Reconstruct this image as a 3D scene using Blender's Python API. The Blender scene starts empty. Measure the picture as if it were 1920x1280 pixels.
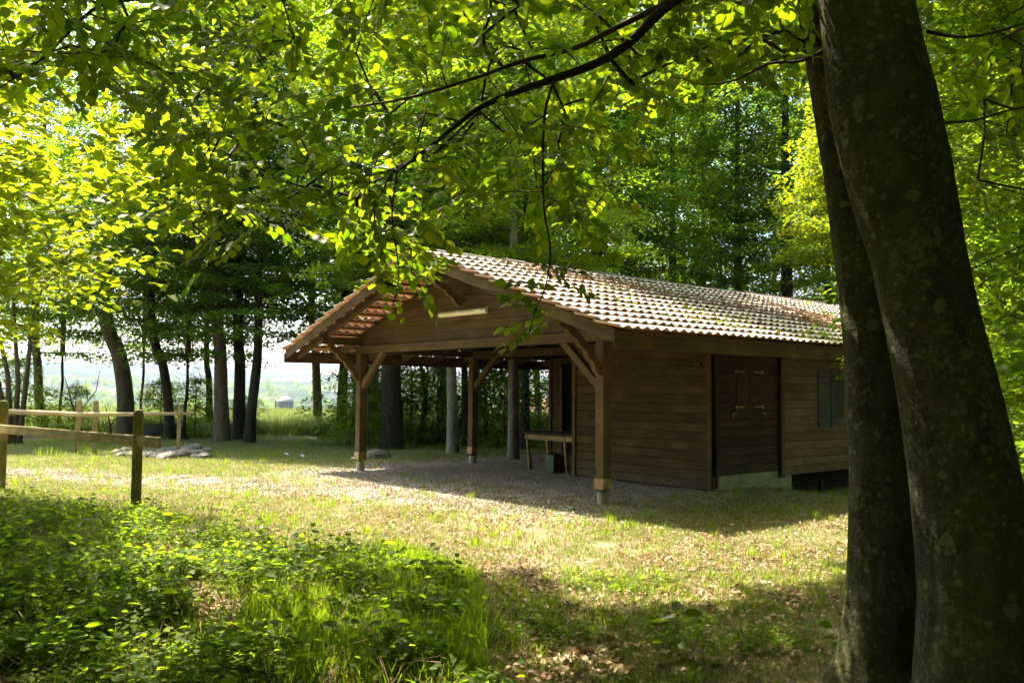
import bpy, math, random
import numpy as np
from mathutils import Vector, Matrix, noise as mnoise

random.seed(7)
rng = np.random.default_rng(7)
R = math.radians
scene = bpy.context.scene
COL = scene.collection

# ---------------------------------------------------------------- camera
FPX, CAMH, PITCH, ROLL = 1644.6, 1.6, 0.0565, 0.0078
cam = bpy.data.cameras.new('camera')
cam.sensor_width = 36.0
cam.lens = FPX / 1920 * 36.0
cam.clip_start = 0.05
cam.clip_end = 12000
cam_ob = bpy.data.objects.new('camera', cam)
COL.objects.link(cam_ob)
cam_ob.matrix_world = (Matrix.Translation((0, 0, CAMH)) @ Matrix.Rotation(R(90) + PITCH, 4, 'X')
                       @ Matrix.Rotation(ROLL, 4, 'Z'))
scene.camera = cam_ob

# ---------------------------------------------------------------- sun, sky, exposure
SUN = Vector((-0.43, 0.47, 1.0)).normalized()          # towards the sun
SHX, SHY = 0.43, -0.47                                 # shadow shift on the ground per metre of height
w = bpy.data.worlds.new('World')
scene.world = w
w.use_nodes = True
nt = w.node_tree
nt.nodes.clear()
sky = nt.nodes.new('ShaderNodeTexSky')
sky.sky_type = 'NISHITA'
sky.sun_disc = False
sky.sun_elevation = math.asin(SUN.z)
sky.sun_rotation = math.atan2(SUN.x, SUN.y)
sky.air_density = 1.0
sky.dust_density = 3.0
sky.ozone_density = 1.0
bg = nt.nodes.new('ShaderNodeBackground')
bg.inputs[1].default_value = 0.15
wo = nt.nodes.new('ShaderNodeOutputWorld')
nt.links.new(sky.outputs[0], bg.inputs[0])
nt.links.new(bg.outputs[0], wo.inputs[0])
sl = bpy.data.lights.new('sun', 'SUN')
sl.energy = 5.0
sl.angle = R(0.55)
sl.color = (1.0, 0.90, 0.72)
so = bpy.data.objects.new('sun', sl)
COL.objects.link(so)
so.rotation_euler = (-SUN).to_track_quat('-Z', 'Y').to_euler()
scene.view_settings.view_transform = 'Standard'
scene.view_settings.look = 'None'
scene.view_settings.gamma = 1.0
scene.view_settings.use_curve_mapping = False
scene.view_settings.exposure = 2.3
cy = scene.cycles
cy.max_bounces = 8
cy.diffuse_bounces = 4
cy.transmission_bounces = 5
cy.glossy_bounces = 2
cy.transparent_max_bounces = 8
cy.volume_bounces = 0
cy.caustics_reflective = False
cy.caustics_refractive = False
cy.sample_clamp_indirect = 6.0
cy.use_adaptive_sampling = True
cy.adaptive_threshold = 0.02
try:
    cy.use_denoising = True
    cy.denoiser = 'OPENIMAGEDENOISE'
except Exception:
    pass

# ---------------------------------------------------------------- frames of reference
def at(px, py, d):
    """the point d metres ahead that the photograph shows at (px, py) of 1920 x 1280"""
    x = (px - 960); y = (640 - py)
    c, s = math.cos(-ROLL), math.sin(-ROLL)
    X = (x * c + y * s) / FPX; Y = (-x * s + y * c) / FPX
    f = Vector((X, math.cos(PITCH) - Y * math.sin(PITCH), math.sin(PITCH) + Y * math.cos(PITCH)))
    f *= d / f.y
    return Vector((f.x, f.y, f.z + CAMH))
def ground_at(px, py, z=0.0):
    a = at(px, py, 1.0)
    t = (z - CAMH) / (a.z - CAMH)
    return Vector((a.x * t, a.y * t, z))

YAW = 0.71
P0 = Vector((1.3176, 12.6242, 0))
VV = Vector((math.cos(YAW), math.sin(YAW), 0)); UU = Vector((-VV.y, VV.x, 0))
def hut(v, u, z):
    return P0 + VV * v + UU * u + Vector((0, 0, z))
def to_hut(x, y):
    dx = x - P0.x; dy = y - P0.y
    return dx * VV.x + dy * VV.y, dx * UU.x + dy * UU.y
W = 6.65; EO = 1.29; VO = 1.126; ZR = 3.95; ZE = 2.41; LEN = 11.9; VC = 2.566; UC = 3.19; VD = 5.19; V3 = 4.5
SLOPE = (ZR - ZE) / (W / 2 + EO)

def smooth(a, b, x):
    t = np.clip((x - a) / (b - a), 0, 1)
    return t * t * (3 - 2 * t)

_perm = rng.permutation(256)
_val = rng.random(256)
def vnoise(x, y):
    """value noise in [0,1], vectorised"""
    x = np.asarray(x, float); y = np.asarray(y, float)
    xi = np.floor(x).astype(int); yi = np.floor(y).astype(int)
    fx = x - xi; fy = y - yi
    fx = fx * fx * (3 - 2 * fx); fy = fy * fy * (3 - 2 * fy)
    def h(i, j):
        return _val[_perm[(_perm[i & 255] + j) & 255]]
    return ((h(xi, yi) * (1 - fx) + h(xi + 1, yi) * fx) * (1 - fy)
            + (h(xi, yi + 1) * (1 - fx) + h(xi + 1, yi + 1) * fx) * fy)
def fbm(x, y, s=1.0, o=4):
    r = 0; a = 0.5; t = 0
    for k in range(o):
        r = r + a * vnoise(x * s + 17.3 * k, y * s - 9.1 * k); t += a
        a *= 0.5; s *= 2.03
    return r / t

def ground_z(x, y):
    x = np.asarray(x, float); y = np.asarray(y, float)
    dx = x - P0.x; dy = y - P0.y
    v = dx * VV.x + dy * VV.y; u = dx * UU.x + dy * UU.y
    z = (fbm(x, y, 0.35, 3) - 0.5) * 0.10 * smooth(3, 9, np.hypot(v - 1.5, u - 3.3))
    z = z - 0.30 * smooth(3.6, 5.6, v) * (1 - smooth(-0.2, 2.5, u)) * (1 - smooth(20, 40, y))
    z = z + 0.05 * smooth(1.2, 0.3, np.hypot(x - 2.35, y - 3.9))
    # the field rolls over a crest and falls away to the valley
    far = np.clip(y - 62, 0, None)
    z = z - 0.052 * far * smooth(0, 30, far) + 0.2 * (fbm(x, y, 0.03, 2) - 0.5) * smooth(35, 60, y) - 0.034 * np.clip(y - 44, 0, 40)
    z = z + 0.12 * smooth(30, 45, y) * smooth(-4, -22, x)
    z = np.maximum(z, -75.0)
    return z
def gz(x, y):
    return float(ground_z(x, y))

# where the photograph shows sun on the clearing (edges roughened)
LIT = [ground_at(*p) for p in ((-60, 872), (560, 876), (690, 880), (1700, 905), (1850, 1010), (1640, 1085), (1540, 1105),
                               (1330, 1150), (1180, 1165), (1060, 1110), (980, 1070), (900, 1075), (800, 1080), (560, 1010),
                               (480, 955), (250, 932), (-60, 905))]
LITX = np.array([p.x for p in LIT]); LITY = np.array([p.y for p in LIT])
def inside(px, py, X, Y):
    px = np.asarray(px, float); py = np.asarray(py, float)
    r = np.zeros(px.shape, bool)
    n = len(X)
    for i in range(n):
        x1, y1, x2, y2 = X[i], Y[i], X[(i + 1) % n], Y[(i + 1) % n]
        c = ((y1 > py) != (y2 > py)) & (px < (x2 - x1) * (py - y1) / (y2 - y1 + 1e-12) + x1)
        r ^= c
    return r
SPOTS = [(at(*c), r) for c, r in (((470, 420, 5.6), .34), ((590, 420, 5.5), .36), ((745, 490, 5.2), .40), ((640, 110, 5.5), .30), ((1240, 200, 6.5), .6),
         ((150, 300, 7.0), 1.3), ((60, 480, 8.0), 1.3), ((250, 240, 6.5), .5), ((1480, 80, 4.4), .25), ((700, 330, 6.5), .35), ((1060, 280, 6.0), .3), ((1850, 560, 8.5), .5))]
def blocks_spot(p):
    m = np.zeros(len(p), bool); S_ = np.array(SUN)
    for c, r in SPOTS:
        q = p - np.array(c); t = q @ S_; dd = np.linalg.norm(q - t[:, None] * S_, axis=1)
        m |= (dd < r * (0.75 + 0.5 * vnoise(p[:, 0] * 3, p[:, 2] * 3))) & (t > 0.5)
    return m
def sunlit_wanted(p):
    """p: n x 3. True where a leaf at p would shade a spot that the photograph shows in the sun"""
    gx = p[:, 0] + SHX * p[:, 2]; gy = p[:, 1] + SHY * p[:, 2]
    wob = (fbm(gx, gy, 1.3, 2) - 0.5) * 1.1
    a = inside(gx + wob, gy - wob * 0.8, LITX, LITY)
    h = np.clip(p[:, 2] - 3.0, 0, None)
    rx = p[:, 0] + SHX * h - P0.x; ry = p[:, 1] + SHY * h - P0.y
    v = rx * VV.x + ry * VV.y; u = rx * UU.x + ry * UU.y
    b = (v > -1.3) & (v < 6.8 + wob * 3) & (u > -1.5) & (u < 8.2)
    # the foreground patch of plants: dappled
    c = inside(gx, gy, DAPX, DAPY) & (fbm(gx, gy, 1.3, 3) > 0.485 - 0.12 * smooth(-2.8, -1.6, gx) * smooth(6.2, 7.0, gy))
    return a | b | c | blocks_spot(p)
DAP = [ground_at(*p) for p in ((-80, 955), (480, 960), (620, 1010), (880, 1075), (900, 1105), (700, 1120), (500, 1150), (430, 1240), (300, 1400), (-300, 1400))]
DAPX = np.array([p.x for p in DAP]); DAPY = np.array([p.y for p in DAP])

# ---------------------------------------------------------------- materials
class NT:
    def __init__(s, name):
        s.m = bpy.data.materials.new(name); s.m.use_nodes = True
        s.t = s.m.node_tree; s.t.nodes.clear()
        s.out = s.n('ShaderNodeOutputMaterial')
    def n(s, k, **kw):
        nd = s.t.nodes.new(k)
        for a, b in kw.items(): setattr(nd, a, b)
        return nd
    def l(s, a, b): s.t.links.new(a, b)
    def val(s, sock, v):
        if hasattr(v, 'is_linked') or isinstance(v, bpy.types.NodeSocket): s.l(v, sock)
        else: sock.default_value = v
    def coords(s, kind='Object', scale=(1, 1, 1), rand=False):
        tc = s.n('ShaderNodeTexCoord'); mp = s.n('ShaderNodeMapping')
        s.l(tc.outputs[kind], mp.inputs[0]); mp.inputs['Scale'].default_value = scale
        if rand:
            oi = s.n('ShaderNodeObjectInfo'); mm = s.n('ShaderNodeMath', operation='MULTIPLY')
            s.l(oi.outputs['Random'], mm.inputs[0]); mm.inputs[1].default_value = 57.0
            cb = s.n('ShaderNodeCombineXYZ'); s.l(mm.outputs[0], cb.inputs[0]); s.l(mm.outputs[0], cb.inputs[2])
            s.l(cb.outputs[0], mp.inputs['Location'])
        return mp.outputs[0]
    def noise(s, vec, scale, detail=4, rough=0.55, dist=0.0):
        nd = s.n('ShaderNodeTexNoise'); s.l(vec, nd.inputs['Vector'])
        nd.inputs['Scale'].default_value = scale; nd.inputs['Detail'].default_value = detail
        nd.inputs['Roughness'].default_value = rough; nd.inputs['Distortion'].default_value = dist
        return nd.outputs['Fac']
    def ramp(s, fac, stops, interp='LINEAR'):
        r = s.n('ShaderNodeValToRGB'); s.l(fac, r.inputs[0]); e = r.color_ramp.elements
        r.color_ramp.interpolation = interp
        while len(e) < len(stops): e.new(0.5)
        for i, (p, c) in enumerate(stops):
            e[i].position = p; e[i].color = (*c, 1) if len(c) == 3 else c
        return r.outputs[0]
    def mix(s, fac, a, b, mode='MIX'):
        m = s.n('ShaderNodeMix', data_type='RGBA', blend_type=mode)
        s.val(m.inputs[0], fac)
        for k, v in ((6, a), (7, b)):
            if isinstance(v, tuple): m.inputs[k].default_value = (*v, 1) if len(v) == 3 else v
            else: s.l(v, m.inputs[k])
        return m.outputs[2]
    def math(s, op, a, b=0.0, clamp=False):
        m = s.n('ShaderNodeMath', operation=op, use_clamp=clamp)
        s.val(m.inputs[0], a); s.val(m.inputs[1], b)
        return m.outputs[0]
    def bump(s, h, strength=0.3, dist=0.01):
        b = s.n('ShaderNodeBump'); s.l(h, b.inputs['Height'])
        b.inputs['Strength'].default_value = strength; b.inputs['Distance'].default_value = dist
        return b.outputs[0]
    def surf(s, color, rough=0.8, spec=0.3, metal=0.0, normal=None):
        p = s.n('ShaderNodeBsdfPrincipled')
        s.val(p.inputs['Base Color'], (*color, 1) if isinstance(color, tuple) else color)
        s.val(p.inputs['Roughness'], rough)
        p.inputs['Specular IOR Level'].default_value = spec
        p.inputs['Metallic'].default_value = metal
        if normal is not None: s.l(normal, p.inputs['Normal'])
        s.l(p.outputs[0], s.out.inputs[0])
        return p
    def attr(s, name):
        a = s.n('ShaderNodeAttribute'); a.attribute_name = name
        return a

def m_wood(name, c0, c1, axis=0, rough=0.85, spec=0.12, green=0.0):
    t = NT(name)
    sc = [9, 9, 9]; sc[axis] = 0.7
    v = t.coords('Object', tuple(sc), rand=True)
    f = t.noise(v, 2.2, 6, 0.6, 0.6)
    f2 = t.noise(t.coords('Object', (1, 1, 1), rand=True), 1.3, 3)
    col = t.ramp(f, [(0.25, c0), (0.75, c1)])
    oi = t.n('ShaderNodeObjectInfo')
    k = t.math('ADD', t.math('MULTIPLY', oi.outputs['Random'], 0.30), 0.75)
    col = t.mix(1.0, col, k, 'MULTIPLY')
    col = t.mix(t.ramp(f2, [(0.45, (0, 0, 0)), (0.75, (0.55, 0.55, 0.55))]), col, (c1[0] * 1.35 + 0.01, c1[1] * 1.35 + 0.012, c1[2] * 1.3 + 0.004))
    if green > 0:
        f3 = t.noise(t.coords('Object', (1, 1, 1), rand=True), 3.0, 4)
        col = t.mix(t.math('MULTIPLY', t.ramp(f3, [(0.4, (0, 0, 0)), (0.6, (1, 1, 1))]), green), col, (0.075, 0.085, 0.02))
    gp = t.n('ShaderNodeNewGeometry'); sz_ = t.n('ShaderNodeSeparateXYZ'); t.l(gp.outputs['Position'], sz_.inputs[0])
    dn = t.noise(t.coords('Object', (1, 1, 1), rand=True), 5, 4)
    dz = t.math('MULTIPLY', t.math('SUBTRACT', t.math('ADD', 0.42, t.math('MULTIPLY', t.math('SUBTRACT', dn, 0.5), 1.1)), sz_.outputs[2]), 2.2, True)
    col = t.mix(t.math('MULTIPLY', dz, 0.6), col, (0.085, 0.080, 0.040))
    ks = [1.6, 6, 6]; ks = [6, 6, 6]; ks[axis] = 1.5
    vo = t.n('ShaderNodeTexVoronoi'); t.l(t.coords('Object', tuple(ks), rand=True), vo.inputs['Vector']); vo.inputs['Scale'].default_value = 1.0
    sp = t.n('ShaderNodeSeparateColor'); t.l(vo.outputs['Color'], sp.inputs[0])
    kn = t.math('MULTIPLY', t.math('LESS_THAN', vo.outputs['Distance'], 0.09), t.math('GREATER_THAN', sp.outputs[0], 0.6))
    col = t.mix(t.math('MULTIPLY', kn, 0.7), col, (c0[0] * 0.4, c0[1] * 0.4, c0[2] * 0.4))
    t.surf(col, rough, spec, normal=t.bump(f, 0.45, 0.005))
    return t.m
WOOD = m_wood('brown_stained_wood', (0.052, 0.033, 0.011), (0.110, 0.072, 0.027), 0)
WOODU = m_wood('brown_stained_wood_across', (0.052, 0.033, 0.011), (0.110, 0.072, 0.027), 1)
WOODZ = m_wood('brown_stained_post_wood', (0.068, 0.042, 0.015), (0.140, 0.090, 0.037), 2)
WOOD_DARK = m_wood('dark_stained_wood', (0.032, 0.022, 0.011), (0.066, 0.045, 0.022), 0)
WOOD_SIDE = m_wood('weathered_side_boards', (0.100, 0.068, 0.040), (0.185, 0.130, 0.080), 0)
SHUT = m_wood('grey_green_shutter_wood', (0.05, 0.06, 0.055), (0.085, 0.10, 0.09), 0)
OLDWOOD = m_wood('weathered_post_wood', (0.16, 0.12, 0.05), (0.36, 0.27, 0.13), 2, green=0.75)
RAILWOOD = m_wood('weathered_rail_wood', (0.20, 0.14, 0.055), (0.40, 0.29, 0.13), 0, green=0.6)
PALEWOOD = m_wood('pale_pole_wood', (0.28, 0.20, 0.11), (0.52, 0.40, 0.24), 0, green=0.25)
PALEPOST = m_wood('pale_post_wood', (0.28, 0.19, 0.09), (0.50, 0.38, 0.20), 2, green=0.45)
BENCHW = m_wood('yellow_bench_wood', (0.22, 0.15, 0.06), (0.36, 0.26, 0.11), 2)

def m_simple(name, c, rough=0.7, spec=0.3, metal=0.0, var=0.35, sc=6.0, bump=0.0):
    t = NT(name); v = t.coords('Object', rand=True)
    f = t.noise(v, sc, 5)
    a = tuple(x * (1 - var) for x in c); b = tuple(min(1, x * (1 + var)) for x in c)
    t.surf(t.ramp(f, [(0.3, a), (0.7, b)]), rough, spec, metal, normal=t.bump(f, bump, 0.01) if bump else None)
    return t.m
CONC = m_simple('mossy_concrete', (0.27, 0.26, 0.18), 0.9, 0.2, 0, 0.3, 4, 0.5)
BRASS = m_simple('yellowed_hinge_metal', (0.36, 0.29, 0.12), 0.5, 0.4, 0.3, 0.3)
IRON = m_simple('dark_iron', (0.04, 0.035, 0.03), 0.5, 0.5, 0.4)
BLACK = m_simple('interior_shade_black', (0.006, 0.005, 0.004), 0.9, 0.1)  # near-black colour stands in for the shade inside the hut
SOIL = m_simple('bare_soil', (0.055, 0.040, 0.026), 1.0, 0.1, 0, 0.4, 3, 0.6)
PAPER = m_simple('white_paper', (0.75, 0.76, 0.74), 0.8, 0.2, 0, 0.05)
GREENBAG = m_simple('green_bag_paper', (0.060, 0.085, 0.022), 0.5, 0.3, 0, 0.3, 4)

def m_band():
    t = NT('rusty_yellow_metal'); v = t.coords('Object', rand=True)
    f = t.noise(v, 14, 5); g = t.noise(v, 5, 4, 0.6, 1.0)
    c = t.ramp(f, [(0.38, (0.12, 0.05, 0.02)), (0.5, (0.34, 0.26, 0.08)), (0.8, (0.42, 0.35, 0.15))])
    c = t.mix(t.ramp(g, [(0.5, (0, 0, 0)), (0.6, (1, 1, 1))]), c, (0.30, 0.14, 0.04))
    t.surf(c, 0.6, 0.4, 0.2, t.bump(f, 0.4, 0.003)); return t.m
BAND = m_band()

def m_bag():
    t = NT('printed_dark_bag'); v = t.coords('Object')
    vo = t.n('ShaderNodeTexVoronoi'); t.l(v, vo.inputs['Vector']); vo.inputs['Scale'].default_value = 14
    c = t.ramp(vo.outputs['Distance'], [(0.18, (0.22, 0.13, 0.06)), (0.3, (0.035, 0.022, 0.012))])
    t.surf(c, 0.5, 0.3); return t.m
BAGP = m_bag()

def m_lamp():
    t = NT('dirty_lamp_cover'); v = t.coords('Object')
    f = t.noise(v, 7, 5)
    geo = t.n('ShaderNodeNewGeometry'); sx = t.n('ShaderNodeSeparateXYZ'); t.l(geo.outputs['Normal'], sx.inputs[0])
    k = t.math('ADD', t.math('MULTIPLY', sx.outputs[2], 0.6), f)
    c = t.ramp(k, [(0.35, (0.72, 0.66, 0.42)), (0.85, (0.30, 0.25, 0.08))])
    t.surf(c, 0.35, 0.5); return t.m
LAMP = m_lamp()

def m_tile(name, top, under):
    t = NT(name)
    v = t.coords('Object', rand=True)
    f = t.noise(v, 5, 6, 0.6); g = t.noise(v, 22, 4)
    oi = t.n('ShaderNodeObjectInfo')
    a = tuple(x * 0.72 for x in top); b = tuple(min(1, x * 1.22) for x in top)
    c = t.ramp(f, [(0.3, a), (0.7, b)])
    k = t.math('ADD', t.math('MULTIPLY', oi.outputs['Random'], 0.22), 0.86)
    c = t.mix(1.0, c, k, 'MULTIPLY')
    c = t.mix(t.ramp(g, [(0.62, (0, 0, 0)), (0.72, (0.7, 0.7, 0.7))]), c, (0.10, 0.085, 0.03))
    # faces turned down take the brighter orange under colour
    geo = t.n('ShaderNodeNewGeometry'); sx = t.n('ShaderNodeSeparateXYZ')
    tc = t.n('ShaderNodeTexCoord'); t.l(tc.outputs['Normal'], sx.inputs[0])
    dn = t.math('LESS_THAN', sx.outputs[2], -0.6)
    c2 = t.mix(t.ramp(f, [(0.3, (0, 0, 0)), (0.7, (1, 1, 1))]), tuple(x * 0.7 for x in under), under)
    c = t.mix(dn, c, c2)
    t.surf(c, 0.62, 0.4, 0, t.bump(g, 0.25, 0.004)); return t.m
TILE = m_tile('weathered_clay_tile', (0.46, 0.375, 0.30), (0.52, 0.25, 0.11))
RIDGE = m_tile('weathered_ridge_tile', (0.17, 0.125, 0.10), (0.4, 0.2, 0.1))

def m_bark(name, c0, c1, lich=0.0, moss=0.3, scale=1.0, rough=0.9):
    t = NT(name)
    v = t.coords('Object', (1, 1, 0.45), rand=True)
    vz = t.coords('Object', (1, 1, 3.0), rand=True)
    f = t.noise(v, 7 * scale, 7, 0.62); h = t.noise(vz, 9 * scale, 5, 0.6, 0.5)
    big = t.noise(v, 1.6 * scale, 4)
    c = t.ramp(f, [(0.3, c0), (0.72, c1)])
    c = t.mix(t.ramp(h, [(0.55, (0, 0, 0)), (0.7, (0.6, 0.6, 0.6))]), c, tuple(x * 0.45 for x in c0))
    if moss: c = t.mix(t.math('MULTIPLY', t.ramp(big, [(0.42, (0, 0, 0)), (0.62, (1, 1, 1))]), moss), c, (0.055, 0.060, 0.012))
    if lich:
        v1 = t.coords('Object', (1, 1, 1))
        wob = t.noise(v1, 24, 5, 0.7)
        for sc, cut, dens in ((4.2, 0.19, 0.80), (10, 0.28, 0.74), (24, 0.40, 0.66)):
            mx = t.n('ShaderNodeMix', data_type='VECTOR'); 
            vo = t.n('ShaderNodeTexVoronoi'); t.l(v1, vo.inputs['Vector']); vo.inputs['Scale'].default_value = sc
            vo.inputs['Randomness'].default_value = 1.0
            sp = t.n('ShaderNodeSeparateColor'); t.l(vo.outputs['Color'], sp.inputs[0])
            sz = t.math('MULTIPLY', sp.outputs[0], cut * 1.2)
            dd = t.math('ADD', vo.outputs['Distance'], t.math('MULTIPLY', t.math('SUBTRACT', wob, 0.5), 0.55))
            k = t.math('LESS_THAN', dd, sz)
            k = t.math('MULTIPLY', k, t.math('GREATER_THAN', sp.outputs[1], dens))
            c = t.mix(t.math('MULTIPLY', k, lich), c, (0.13, 0.135, 0.075))
    if lich:
        fm = t.noise(t.coords('Object', (1, 1, 0.8)), 42, 5, 0.7); bg2 = t.noise(t.coords('Object'), 3.5, 4)
        c = t.mix(t.math('MULTIPLY', t.ramp(t.math('ADD', fm, t.math('MULTIPLY', bg2, 0.5)), [(0.80, (0, 0, 0)), (0.90, (1, 1, 1))]), 0.55), c, (0.15, 0.15, 0.085))
        f = t.math('ADD', f, t.math('MULTIPLY', fm, 0.5))
    hh = t.math('ADD', f, t.math('MULTIPLY', h, 0.6))
    t.surf(c, rough, 0.2, 0, t.bump(hh, 1.0, 0.03)); return t.m
BARK = m_bark('grey_brown_bark', (0.055, 0.042, 0.026), (0.14, 0.11, 0.075), 0, 0.35)
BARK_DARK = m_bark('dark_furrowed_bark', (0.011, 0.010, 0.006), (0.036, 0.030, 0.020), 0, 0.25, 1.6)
BARK_PALE = m_bark('pale_grey_bark', (0.12, 0.108, 0.075), (0.30, 0.275, 0.20), 0.8, 0.45, 1.6)
BARK_BIG = m_bark('mossy_beech_bark', (0.015, 0.014, 0.005), (0.078, 0.070, 0.030), 0.7, 0.5, 1.3)
TWIG = m_simple('dark_twig_bark', (0.040, 0.026, 0.016), 0.8, 0.2, 0, 0.3)

def m_leaf(name, dark, light, tr_dark, tr_light, mixf=0.5, rough=0.6, obj_var=0.25, spec=0.14, brown=0.0):
    t = NT(name)
    r = t.attr('rnd').outputs['Fac']
    oi = t.n('ShaderNodeObjectInfo')
    r2 = t.math('ADD', t.math('MULTIPLY', r, 1 - obj_var), t.math('MULTIPLY', oi.outputs['Random'], obj_var))
    a = t.mix(r2, dark, light); b = t.mix(r2, tr_dark, tr_light)
    if brown:
        nz = t.noise(t.coords('Object'), 38, 3)
        k = t.math('MULTIPLY', t.math('GREATER_THAN', nz, 0.655), t.math('GREATER_THAN', r, 1 - brown))
        a = t.mix(k, a, (0.18, 0.09, 0.025)); b = t.mix(k, b, (0.22, 0.10, 0.02))
    p = t.n('ShaderNodeBsdfPrincipled'); t.l(a, p.inputs['Base Color']); p.inputs['Roughness'].default_value = rough
    p.inputs['Specular IOR Level'].default_value = spec
    tr = t.n('ShaderNodeBsdfTranslucent'); t.l(b, tr.inputs[0])
    m = t.n('ShaderNodeMixShader'); m.inputs[0].default_value = mixf
    t.l(p.outputs[0], m.inputs[1]); t.l(tr.outputs[0], m.inputs[2]); t.l(m.outputs[0], t.out.inputs[0])
    return t.m
LEAF_NEAR = m_leaf('beech_leaf', (0.030, 0.062, 0.006), (0.072, 0.100, 0.010), (0.13, 0.26, 0.003), (0.42, 0.51, 0.006), 0.57, 0.42, brown=0.35, spec=0.3)
LEAF_FAR = m_leaf('forest_leaf', (0.022, 0.060, 0.009), (0.062, 0.100, 0.012), (0.15, 0.33, 0.009), (0.36, 0.46, 0.010), 0.57)
LEAF_COOL = m_leaf('dark_forest_leaf', (0.018, 0.055, 0.014), (0.042, 0.085, 0.016), (0.11, 0.30, 0.016), (0.25, 0.42, 0.012), 0.57)
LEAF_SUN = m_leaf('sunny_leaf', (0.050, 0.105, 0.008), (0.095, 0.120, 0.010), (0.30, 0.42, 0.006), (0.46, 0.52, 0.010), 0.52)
PLANT = m_leaf('ground_plant_leaf', (0.052, 0.105, 0.008), (0.105, 0.120, 0.014), (0.20, 0.38, 0.008), (0.46, 0.56, 0.012), 0.52)
GRASS = m_leaf('grass_blade', (0.070, 0.135, 0.020), (0.190, 0.190, 0.060), (0.18, 0.34, 0.02), (0.40, 0.42, 0.08), 0.38)
STRAW = m_leaf('dry_grass_blade', (0.20, 0.16, 0.07), (0.34, 0.26, 0.13), (0.30, 0.24, 0.10), (0.40, 0.32, 0.16), 0.3)
CROP = m_leaf('crop_blade', (0.110, 0.150, 0.050), (0.190, 0.200, 0.080), (0.20, 0.30, 0.06), (0.35, 0.38, 0.10), 0.35)
LITTER = m_leaf('dead_leaf', (0.13, 0.07, 0.035), (0.58, 0.43, 0.31), (0.18, 0.09, 0.03), (0.40, 0.26, 0.12), 0.25, 0.7)

def m_stone(name, c0, c1):
    t = NT(name); v = t.coords('Object', rand=True)
    f = t.noise(v, 6, 6, 0.6); oi = t.n('ShaderNodeObjectInfo')
    c = t.ramp(f, [(0.3, c0), (0.7, c1)])
    c = t.mix(1.0, c, t.math('ADD', t.math('MULTIPLY', oi.outputs['Random'], 0.5), 0.75), 'MULTIPLY')
    t.surf(c, 0.9, 0.25, 0, t.bump(f, 0.6, 0.02)); return t.m
STONE = m_stone('fieldstone', (0.10, 0.09, 0.07), (0.26, 0.22, 0.18))
PEBBLE = m_stone('gravel_stone', (0.17, 0.145, 0.115), (0.42, 0.36, 0.29))

def m_ground():
    t = NT('clearing_ground')
    v = t.coords('Object')
    g = t.attr('gravel').outputs['Fac']; gr = t.attr('grassy').outputs['Fac']; fld = t.attr('field').outputs['Fac']
    n1 = t.noise(v, 1.2, 6, 0.6); n2 = t.noise(v, 9, 6, 0.65); n3 = t.noise(v, 45, 4, 0.6); n4 = t.noise(v, 130, 2)
    dirt = t.ramp(n2, [(0.3, (0.13, 0.095, 0.055)), (0.5, (0.28, 0.215, 0.14)), (0.72, (0.42, 0.34, 0.23))])
    grs = t.ramp(n3, [(0.3, (0.085, 0.095, 0.035)), (0.7, (0.20, 0.19, 0.08))])
    vo = t.n('ShaderNodeTexVoronoi'); t.l(v, vo.inputs['Vector']); vo.inputs['Scale'].default_value = 34
    gv = t.ramp(vo.outputs['Color'], [(0.15, (0.13, 0.11, 0.088)), (0.5, (0.27, 0.23, 0.185)), (0.85, (0.43, 0.37, 0.30))])
    k = t.math('ADD', t.math('MULTIPLY', t.math('SUBTRACT', n2, 0.5), 1.6), gr, True)
    c = t.mix(k, dirt, grs)
    kg = t.math('ADD', t.math('MULTIPLY', t.math('SUBTRACT', n2, 0.5), 1.4), g)
    kg = t.ramp(kg, [(0.4, (0, 0, 0)), (0.62, (1, 1, 1))])
    c = t.mix(kg, c, gv)
    far = t.ramp(n1, [(0.3, (0.13, 0.16, 0.045)), (0.7, (0.20, 0.21, 0.075))])
    c = t.mix(fld, c, far)
    h = t.math('ADD', n2, t.math('ADD', t.math('MULTIPLY', n3, 0.6), t.math('MULTIPLY', n4, 0.3)))
    t.surf(c, 0.95, 0.15, 0, t.bump(h, 0.6, 0.03)); return t.m
GROUND = m_ground()
def m_hills():
    t = NT('farmed_hillside')
    v = t.coords('Object')
    vo = t.n('ShaderNodeTexVoronoi'); t.l(v, vo.inputs['Vector']); vo.inputs['Scale'].default_value = 0.0045
    sp = t.n('ShaderNodeSeparateColor'); t.l(vo.outputs['Color'], sp.inputs[0])
    c = t.ramp(sp.outputs[0], [(0.0, (0.26, 0.23, 0.14)), (0.35, (0.13, 0.17, 0.06)), (0.6, (0.22, 0.20, 0.12)), (0.85, (0.10, 0.15, 0.045))], 'CONSTANT')
    wd = t.attr('wood').outputs['Fac']
    c = t.mix(wd, c, (0.025, 0.045, 0.018))
    t.surf(c, 1.0, 0.1); return t.m
HILLS = m_hills()

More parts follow.
